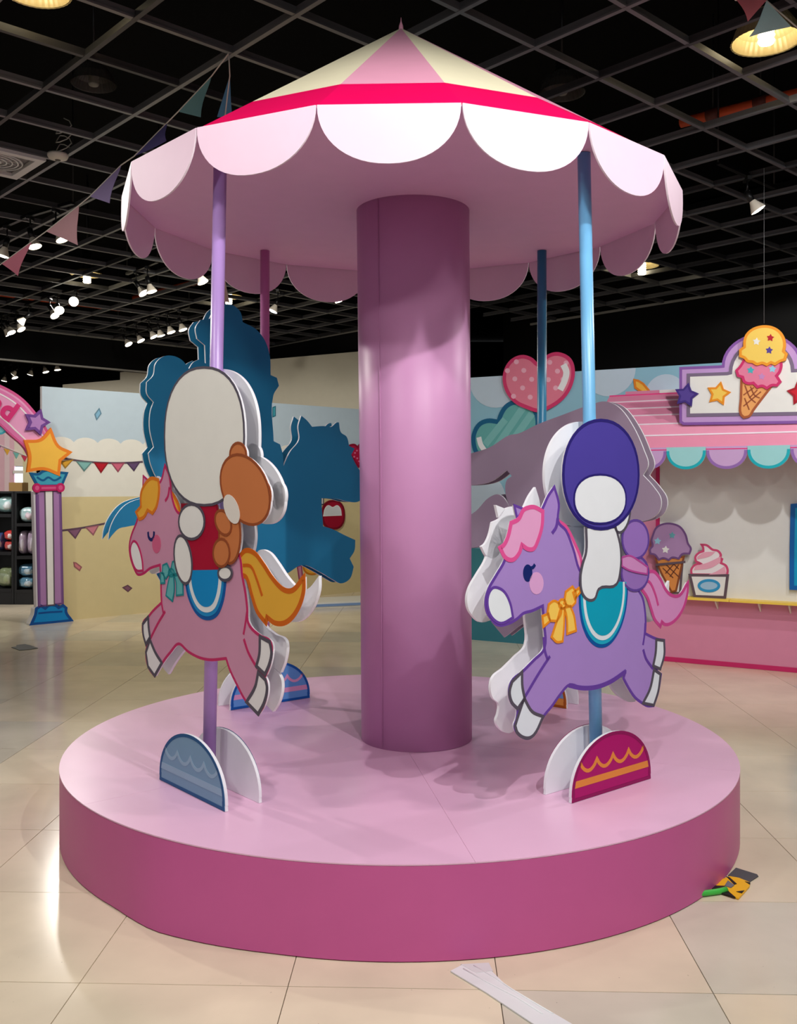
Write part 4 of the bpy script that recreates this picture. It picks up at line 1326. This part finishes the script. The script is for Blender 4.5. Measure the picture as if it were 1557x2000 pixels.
for px, py, c in ((-2, 868, (150, 110, 160)), (15, 876, (236, 178, 70)), (33, 883, (126, 196, 190)), (49, 889, (206, 60, 90))):
    mb = MB()
    a_, b_, c_ = (fx(px - 6), fz(py)), (fx(px + 6), fz(py + 3)), (fx(px + 1), fz(py + 13))
    q = [(v[0] - fx(20), v[1]) for v in (a_, b_, c_)]
    mb.add([(v[0], -0.034, v[1]) for v in q] + [(v[0], -0.03, v[1]) for v in q], [(0, 2, 1), (3, 4, 5), (0, 1, 4, 3), (1, 2, 5, 4), (2, 0, 3, 5)], mat(c)); mb.build('booth_flag', booth)
MB().beam((fx(-20) - fx(20), -0.034, fz(860)), (fx(60) - fx(20), -0.034, fz(893)), 0.012, 0.012, mat((236, 226, 226))).build('flag_line', booth)

# ================================================================== CEILING FITTINGS
LAMPW = mat((232, 222, 204), 0.35, 0.5)
BLK = mat((14, 14, 15), 0.4, 0.4)
LENS = mat((255, 246, 226), 0.3, emit=9.0, noise=0)
LENSB = mat((214, 232, 255), 0.3, emit=5.0, noise=0)


def mesh_of(mb, name):
    o = mb.build(name); me = o.data; bpy.data.objects.remove(o); return me


ME_STEM = mesh_of(MB().box((0, 0, 0.235), (0.035, 0.11, 0.03), BLK).tube([(0, 0, 0.22), (0, 0, 0.14)], 0.008, BLK, 8).box((0, 0, 0.13), (0.03, 0.03, 0.03), BLK), 'mount')
ME_SOCK = mesh_of(MB().tube([(0, 0, 0.02), (0, 0, -0.07)], [0.026, 0.026], BLK, 14), 'socket')
ME_BULB = mesh_of(MB().lathe([(0.024, -0.07), (0.03, -0.085), (0.046, -0.12), (0.061, -0.15), (0.062, -0.158), (0.058, -0.158)], LAMPW, n=20), 'bulb')
ME_LENS = mesh_of(MB().lathe([(0.0585, -0.156), (0.04, -0.163), (0.0, -0.166)], LENS, n=20), 'lens')
ME_LENSB = mesh_of(MB().lathe([(0.0585, -0.156), (0.04, -0.163), (0.0, -0.166)], LENSB, n=20), 'lens')


def track_spot(px, py, tilt, az, label, group, lens=ME_LENS, z=3.70):
    p = at_height(px, py, z)
    r = empty('track_spotlight', (p.x, p.y, z), label, 'spotlight', group)
    m = bpy.data.objects.new('mount', ME_STEM); link(m, r)
    h = bpy.data.objects.new('socket', ME_SOCK); link(h, r)
    h.location = (0, 0, 0.12)
    h.rotation_euler = Matrix.Rotation(math.radians(az), 3, 'Z').to_4x4().to_euler()
    h.rotation_euler = (Matrix.Rotation(math.radians(az), 3, 'Z') @ Matrix.Rotation(math.radians(tilt), 3, 'Y')).to_euler()
    b = bpy.data.objects.new('bulb', ME_BULB); link(b, h)
    l = bpy.data.objects.new('lens', lens); link(l, h)
    return r


# az 0 tilts the beam towards -X (left), 180 to the right, 90 towards the camera
rows = [
    ('small lit spotlight, %s from the left in the row of six over the far backdrop', 'row of six spotlights over the far backdrop',
     [(242, 672, 35, 160), (266, 664, 30, 170), (291, 656, 30, 175), (308, 652, 18, 190), (327, 646, 22, 170), (350, 641, 22, 170)]),
    ('track spotlight, %s from the left in the cluster of seven at mid left', 'cluster of seven spotlights at mid left',
     [(3, 652, 40, 200), (14, 648, 30, 160), (31, 643, 35, 165), (56, 632, 45, 10), (97, 618, 40, 150), (112, 614, 55, 120), (150, 606, 75, 95)]),
    ('track spotlight, %s of the pair hanging left of the lilac pole', 'pair of spotlights left of the lilac pole', [(266, 573, 38, 165), (288, 565, 18, 175)]),
    ('larger track spotlight, %s from the left behind the pink bunting flags', 'three larger spotlights behind the bunting', [(14, 494, 15, 15), (59, 477, 20, 160), (109, 464, 25, 170)]),
    ('tiny far spotlight, %s from the left under the dark fascia above the arch', 'six far spotlights above the arch',
     [(11, 741, 12, 10), (24, 736, 25, 160), (35, 731, 38, 0), (63, 729, 15, 0), (85, 724, 18, 170), (110, 719, 10, 170)]),
]


def track(pts, label):
    """black lighting track that the spots clip into, hung from the slab"""
    P = [Vector(p) for p in pts]
    a = P[0] + (P[0] - P[1]).normalized() * 0.25; b = P[-1] + (P[-1] - P[-2]).normalized() * 0.25
    Q = [a] + P + [b]
    r = empty('lighting_track', (P[0].x, P[0].y, 3.95), label, 'lighting track', 'black lighting tracks under the ceiling')
    o_ = Vector((P[0].x, P[0].y, 3.95))
    for q in range(len(Q) - 1):
        u_, v_ = Q[q].copy(), Q[q + 1].copy(); u_.z = v_.z = 3.966
        MB().beam(u_ - o_, v_ - o_, 0.035, 0.03, BLK).build('track_rail', r)
    for q in (Q[0], Q[-1]):
        MB().tube([(q.x - o_.x, q.y - o_.y, 0.02), (q.x - o_.x, q.y - o_.y, 5.25 - 3.95)], 0.006, BLK, 6).build('hanger', r)


TL = ['black track of the six small spotlights over the far backdrop', 'black track of the spotlight cluster at mid left', 'short black track of the two spotlights left of the lilac pole', 'black track of the three larger spotlights behind the bunting', 'far black track of six tiny spotlights above the arch']
for (lab, grp, pts), tlab in zip(rows, TL):
    for i, (px, py, tl, az) in enumerate(pts):
        track_spot(px, py, tl, az, lab % (ORD[i]), grp)
    track([at_height(p[0], p[1], 3.70) for p in sorted(pts)], tlab)
for px, py, tlab in ((1460, 408, 'short black track of the single spotlight right of the canopy'), (543, 605, 'short black track of the bluish spotlight near the column'), (385, 548, 'short black track of the spotlight behind the left scallops'), (653, 584, 'short black track of the spotlight behind the scallop beside the column')):
    p = at_height(px, py, 3.70)
    track([(p.x - E1.x * 0.2, p.y - E1.y * 0.2, 3.7), (p.x + E1.x * 0.2, p.y + E1.y * 0.2, 3.7)], tlab)
track_spot(1460, 408, 32, 170, 'single white spotlight hanging under the grid right of the canopy', 'single track spotlights')
track_spot(543, 605, 25, 20, 'single bluish spotlight between the mauve pole and the column', 'single track spotlights', ME_LENSB)
track_spot(385, 548, 25, 170, 'spotlight peeking below the canopy scallop left of the lilac pole', 'single track spotlights')
track_spot(653, 584, 25, 170, 'spotlight peeking below the canopy scallop left of the column', 'single track spotlights')


def high_bay(px, py, z, s, lit, label, dp=1.0, drop=0.0):
    p = at_height(px, py, z)
    r = empty('high_bay_lamp', (p.x, p.y, z), label, 'lamp', 'high bay lamps above the ceiling grid')
    refl = mat((176, 160, 118), 0.25, 0.6) if lit else mat((60, 58, 54), 0.4, 0.5)  # unlit lamps get a darkened reflector colour, shade put into the material
    b = MB(); pr = [(0.205 * s, 0.0), (0.2 * s, 0.005), (0.175 * s, 0.08 * s), (0.12 * s, 0.16 * s), (0.06 * s, 0.19 * s), (0.058 * s, 0.186 * s), (0.115 * s, 0.153 * s), (0.17 * s, 0.076 * s), (0.197 * s, 0.003)]
    pr = [(r_, z_ * dp) for r_, z_ in pr]
    b.lathe(pr, refl, n=72)
    b.v = [(v[0] * (0.985 if i % 2 else 1.0), v[1] * (0.985 if i % 2 else 1.0), v[2]) for i, v in enumerate(b.v)]
    b.smooth = [False] * len(b.smooth)
    b.build('reflector', r)
    b = MB(); b.lathe([(0.06 * s, 0.185 * s * dp), (0.06 * s, 0.30 * s), (0.0, 0.302 * s)], BLK, n=20); b.build('ballast', r)
    b = MB(); bp = []
    for q in range(13):
        zz = 0.18 * s * dp - (0.18 * dp + 0.01 + drop) * s * q / 12
        bp.append((0.05 * s * (1.0 if q % 2 else 0.84), zz))
    bp.append((0.0, -(0.012 + drop) * s))
    b.lathe(bp, mat((255, 240, 200), 0.3, emit=9.0 if lit else 0.0, noise=0) if lit else mat((120, 118, 110)), n=16); b.build('bulb', r)
    b = MB(); b.tube([(0, 0, 0.30 * s), (0, 0, 5.24 - z)], 0.008, BLK, 6); b.build('hanging_rod', r)
    return r


high_bay(1497, 82, 4.15, 1.0, True, 'large lit lamp with ribbed reflector at the upper right corner')
high_bay(170, 537, 4.04, 0.95, True, 'lit round lamp above the grid left of the canopy', 0.35, 0.09)
high_bay(1254, 520, 4.04, 0.95, True, 'lit round lamp just below the right canopy scallops', 0.35, 0.09)
high_bay(447, 580, 4.04, 0.95, True, 'lit round lamp half hidden behind the lilac pole', 0.35, 0.09)
high_bay(183, 165, 4.3, 0.75, False, 'unlit round lamp above the grid at upper left')
high_bay(1098, 182, 4.3, 0.8, False, 'unlit round lamp above the grid right of the roof apex')
high_bay(70, -16, 4.12, 0.9, True, 'lit lamp cut by the top edge of the photo at the left')

# ---- air conditioner cassette and smoke detector
ca = at_height(92, 309, GZ)
cen = Vector((ca.x, ca.y)) - E2 * 0.0 + E1 * -0.29 + E2 * -0.29
cen = Vector((ca.x, ca.y)) + Vector((-0.41, 0.0))
ac = empty('air_conditioner', (cen.x, cen.y, GZ - 0.03), 'white square ceiling air conditioner with round fan grille at left', 'air conditioner')
ac.rotation_euler.z = PHI
ACW = mat((214, 212, 214), 0.4)
m_ = MB(); hw = 0.29
for s in (-1, 1):
    m_.box((s * (hw - 0.03), 0, 0.015), (0.06, 2 * hw, 0.03), ACW); m_.box((0, s * (hw - 0.03), 0.0151), (2 * hw - 0.12, 0.06, 0.03), ACW)
m_.build('frame', ac)
MB().box((0, 0, 0.05), (2 * hw - 0.1, 2 * hw - 0.1, 0.03), mat((150, 148, 152), 0.5)).build('backing', ac)
for rr in (0.06, 0.10, 0.14, 0.18, 0.21):
    m_ = MB(); m_.lathe([(rr - 0.005, 0.004), (rr + 0.005, 0.004), (rr + 0.005, 0.014), (rr - 0.005, 0.014), (rr - 0.005, 0.004)], ACW, n=32); m_.build('fan_ring', ac)
for k in range(16):
    t = math.pi * k / 8
    m_ = MB(); m_.beam((0.05 * math.cos(t), 0.05 * math.sin(t), 0.018), (0.21 * math.cos(t), 0.21 * math.sin(t), 0.018), 0.006, 0.008, ACW); m_.build('fan_spoke', ac)
MB().lathe([(0.0, 0.0), (0.05, 0.004), (0.055, 0.03)], ACW, n=24).build('fan_hub', ac)
p = at_height(113, 313, 3.90)
sd = empty('smoke_detector', (p.x, p.y, 3.90), 'round white smoke detector under the grid beside the air conditioner', 'smoke detector')
MB().lathe([(0.0, 0.0), (0.03, 0.002), (0.066, 0.012), (0.075, 0.03), (0.075, 0.045), (0.0, 0.046)], mat((214, 208, 198), 0.4), n=28).build('housing', sd)
MB().lathe([(0.0, -0.006), (0.018, -0.004), (0.022, 0.004)], mat((90, 86, 80), 0.4), n=14).build('sensor', sd)
m_ = MB(); m_.tube([(0.02 + 0.10 * (0.5 + 0.3 * math.cos(q * 0.7)) * math.cos(q * 0.7), 0.05 * math.sin(q * 0.7), 0.06 + 0.012 * q * 0.6 + 0.06 * math.sin(q * 0.7)) for q in range(30)], 0.004, mat((200, 198, 190)), 6)
m_.build('cable_coil', sd)

# ---- orange sprinkler pipes above the grid
for (a, b, lab) in (((-20, 572), (232, 606), 'orange pipe above the grid at far left'), ((262, 582), (470, 528), 'orange pipe above the grid behind the lilac pole'), ((1330, 240), (1600, 172), 'dim orange pipe above the grid at upper right')):
    pa = at_height(a[0], a[1], 4.45); pb = at_height(b[0], b[1], 4.45)
    r = empty('ceiling_pipe', (pa.x, pa.y, pa.z), lab, 'pipe', 'orange pipes above the ceiling grid')
    m_ = MB(); m_.tube([(0, 0, 0), tuple(pb - pa)], 0.04, mat((196, 74, 34), 0.5), 12); m_.build('pipe_run', r)
    for s in (0.25, 0.6):
        q = (pb - pa) * s
        m_ = MB(); m_.tube([q - (pb - pa).normalized() * 0.05, q + (pb - pa).normalized() * 0.05], 0.05, mat((90, 40, 30), 0.5), 12); m_.tube([q, (q.x, q.y, 5.25 - 4.45)], 0.006, BLK, 6); m_.build('pipe_clamp', r)

# ================================================================== BUNTING
def dep(px): return 5.34 + (447 - px) / 447 * 2.2


def flag(parent, tri, depths, c, name='bunting_flag'):
    P = [at_depth(t[0], t[1], d) for t, d in zip(tri, depths)]
    n = 6
    vs = []; idx = {}
    nrm = (P[1] - P[0]).cross(P[2] - P[0]).normalized()
    if nrm.y > 0: nrm = -nrm
    for i in range(n + 1):
        for j in range(n + 1 - i):
            a, b = i / n, j / n
            v = P[0] * (1 - a - b) + P[1] * a + P[2] * b + nrm * (0.02 * math.sin(3.1 * b + 5 * a) * b)
            idx[(i, j)] = len(vs); vs.append(v)
    fs = []
    for i in range(n):
        for j in range(n - i):
            fs.append((idx[(i, j)], idx[(i + 1, j)], idx[(i, j + 1)]))
            if j < n - i - 1:
                fs.append((idx[(i + 1, j)], idx[(i + 1, j + 1)], idx[(i, j + 1)]))
    k = len(vs)
    m = cloth(c)
    b_ = MB(); b_.add(vs, fs, m, True); b_.add([v - nrm * 0.002 for v in vs], [tuple(reversed(f)) for f in fs], m, True)
    o = b_.build(name, parent)
    return o


STR = mat((214, 208, 200), 0.8)


def cloth(c):
    m = bpy.data.materials.new('thin_cloth'); m.use_nodes = True
    nt = m.node_tree
    d_ = nt.nodes.new('ShaderNodeBsdfDiffuse'); t_ = nt.nodes.new('ShaderNodeBsdfTranslucent'); mx = nt.nodes.new('ShaderNodeMixShader')
    tx = nt.nodes.new('ShaderNodeTexNoise'); tx.inputs['Scale'].default_value = 30
    cm = nt.nodes.new('ShaderNodeMix'); cm.data_type = 'RGBA'
    l = lin(c); cm.inputs[6].default_value = tuple(v * 0.9 for v in l[:3]) + (1,); cm.inputs[7].default_value = l
    nt.links.new(tx.outputs['Fac'], cm.inputs[0])
    nt.links.new(cm.outputs[2], d_.inputs[0]); nt.links.new(cm.outputs[2], t_.inputs[0])
    mx.inputs[0].default_value = 0.25
    nt.links.new(d_.outputs[0], mx.inputs[1]); nt.links.new(t_.outputs[0], mx.inputs[2])
    nt.links.new(mx.outputs[0], nt.nodes['Material Output'].inputs[0])
    return m


bun = empty('bunting_string', (0, 0, 0), 'string of teal, violet and pink flags slanting from the ceiling grid at left', 'bunting')
path = [(447, 104), (413, 149), (348, 218), (326, 240), (262, 305), (237, 322), (175, 384), (153, 402), (90, 452), (62, 472), (3, 515), (-40, 545)]
m_ = MB(); m_.tube([at_depth(x, y, dep(x)) for x, y in path], 0.004, STR, 6); m_.build('string', bun)
for tri, c in ((((413, 149), (348, 218), (392, 229)), (140, 190, 198)), (((326, 240), (262, 305), (325, 275)), (112, 106, 168)), (((237, 322), (175, 384), (214, 397)), (176, 158, 206)),
               (((154, 402), (90, 452), (152, 479)), (226, 180, 188)), (((62, 472), (3, 515), (35, 539)), (232, 146, 168))):
    flag(bun, tri, [dep(t[0]) for t in tri], c)
b2 = empty('bunting_string', (0, 0, 0), 'string with a blue flag hanging behind the left roof edge', 'bunting')
m_ = MB(); m_.tube([at_depth(447, 104, 5.34), at_depth(449, 148, 5.36), at_depth(438, 240, 5.9), at_depth(440, 520, 8.0), at_depth(436, 600, 9.4)], 0.004, STR, 6); m_.build('string', b2)
flag(b2, ((449, 147), (424, 228), (453, 222)), (5.36, 5.9, 5.9), (104, 164, 210))
flag(b2, ((437, 530), (434, 590), (449, 592)), (8.0, 8.4, 8.4), (206, 176, 176))
b3 = empty('bunting_string', (0, 0, 0), 'pink and pale blue flags at the top right corner by the lamp', 'bunting')
m_ = MB(); m_.tube([at_depth(1400, -60, 4.3), at_depth(1437, 0, 4.4), at_depth(1498, 2, 4.5), at_depth(1600, 90, 4.7)], 0.004, STR, 6); m_.build('string', b3)
flag(b3, ((1432, -12), (1500, -2), (1461, 42)), (4.4, 4.45, 4.4), (226, 130, 142))
flag(b3, ((1498, 2), (1546, 52), (1464, 72)), (4.45, 4.6, 4.5), (186, 220, 228))

# ================================================================== ON THE FLOOR
def floor_poly(name, parent, pts, z0, z1, c, rough=0.5):
    q = [ground(x, y, z1) for x, y in pts]
    b_ = MB(); b_.prism([(v.x, v.y) for v in q], z0, z1, mat(c, rough)); return b_.build(name, parent)


tp = empty('white_tape', (0, 0, 0), 'long strip of white tape running from the platform to the lower edge', 'tape')
floor_poly('tape_strip', tp, [(880, 1896), (903, 1884), (922, 1882), (960, 1896), (990, 1925), (1125, 2004), (1180, 2040), (1110, 2040), (1040, 1998), (950, 1938)], 0.001, 0.005, (226, 226, 228), 0.4)
floor_poly('tape_strip', tp, [(900, 1883), (955, 1880), (963, 1896), (930, 1900)], 0.002, 0.006, (214, 212, 214), 0.4)
m_ = MB()
for seq in ([(905, 1892), (955, 1920), (1010, 1948), (1060, 1980)], [(925, 1886), (965, 1908), (1000, 1932), (1080, 1980)]):
    m_.tube([ground(x, y, 0.0055) for x, y in seq], 0.0022, mat((236, 236, 238), 0.4), 6)
m_.build('tape_crease', tp)
hz_ = empty('hazard_tape', (0, 0, 0), 'crumpled yellow and black hazard tape at the right foot of the platform', 'tape')
Z8 = zm(1300, 1640, 257 / 1557)
floor_poly('yellow_tape', hz_, Z8([(500, 580), (600, 490), (700, 455), (760, 430), (870, 450), (1005, 505), (995, 545), (930, 620), (865, 690), (800, 670), (670, 625), (560, 600)]), 0.002, 0.008, (240, 180, 20), 0.4)
for q in ([(520, 560), (570, 540), (700, 545), (760, 620), (830, 680), (670, 628), (580, 600)], [(720, 432), (760, 445), (845, 520), (815, 530)], [(838, 612), (935, 598), (905, 632)], [(940, 492), (1005, 505), (998, 528)]):
    floor_poly('black_stripe', hz_, Z8(q), 0.004, 0.0095, (20, 18, 18), 0.5)
floor_poly('grey_tape', hz_, Z8([(700, 540), (740, 480), (815, 535), (775, 565)]), 0.004, 0.011, (110, 112, 120), 0.5)
gt = empty('grey_tape', (0, 0, 0), 'dark grey strip of cloth tape beside the yellow hazard tape', 'tape')
floor_poly('tape_strip', gt, Z8([(740, 420), (835, 330), (1085, 408), (1100, 430), (990, 500), (870, 460)]), 0.001, 0.004, (78, 78, 82), 0.6)
gc = empty('green_cable', (0, 0, 0), 'green cable running along the right foot of the platform', 'cable')
m_ = MB(); m_.tube([ground(x, y, 0.012) for x, y in Z8([(352, 662), (420, 638), (560, 622), (660, 605), (720, 590)])], 0.011, mat((66, 180, 70), 0.4), 8)
m_.build('cable', gc)
pt = empty('floor_cover_plate', (0, 0, 0), 'small dark metal cover plate on the tiles near the arch pillar', 'cover plate')
Z3 = zm(0, 1180, 320 / 1557)
floor_poly('plate', pt, Z3([(108, 408), (160, 400), (155, 388), (235, 378), (290, 390), (362, 416), (290, 428), (185, 437)]), 0.001, 0.005, (66, 70, 62), 0.5)
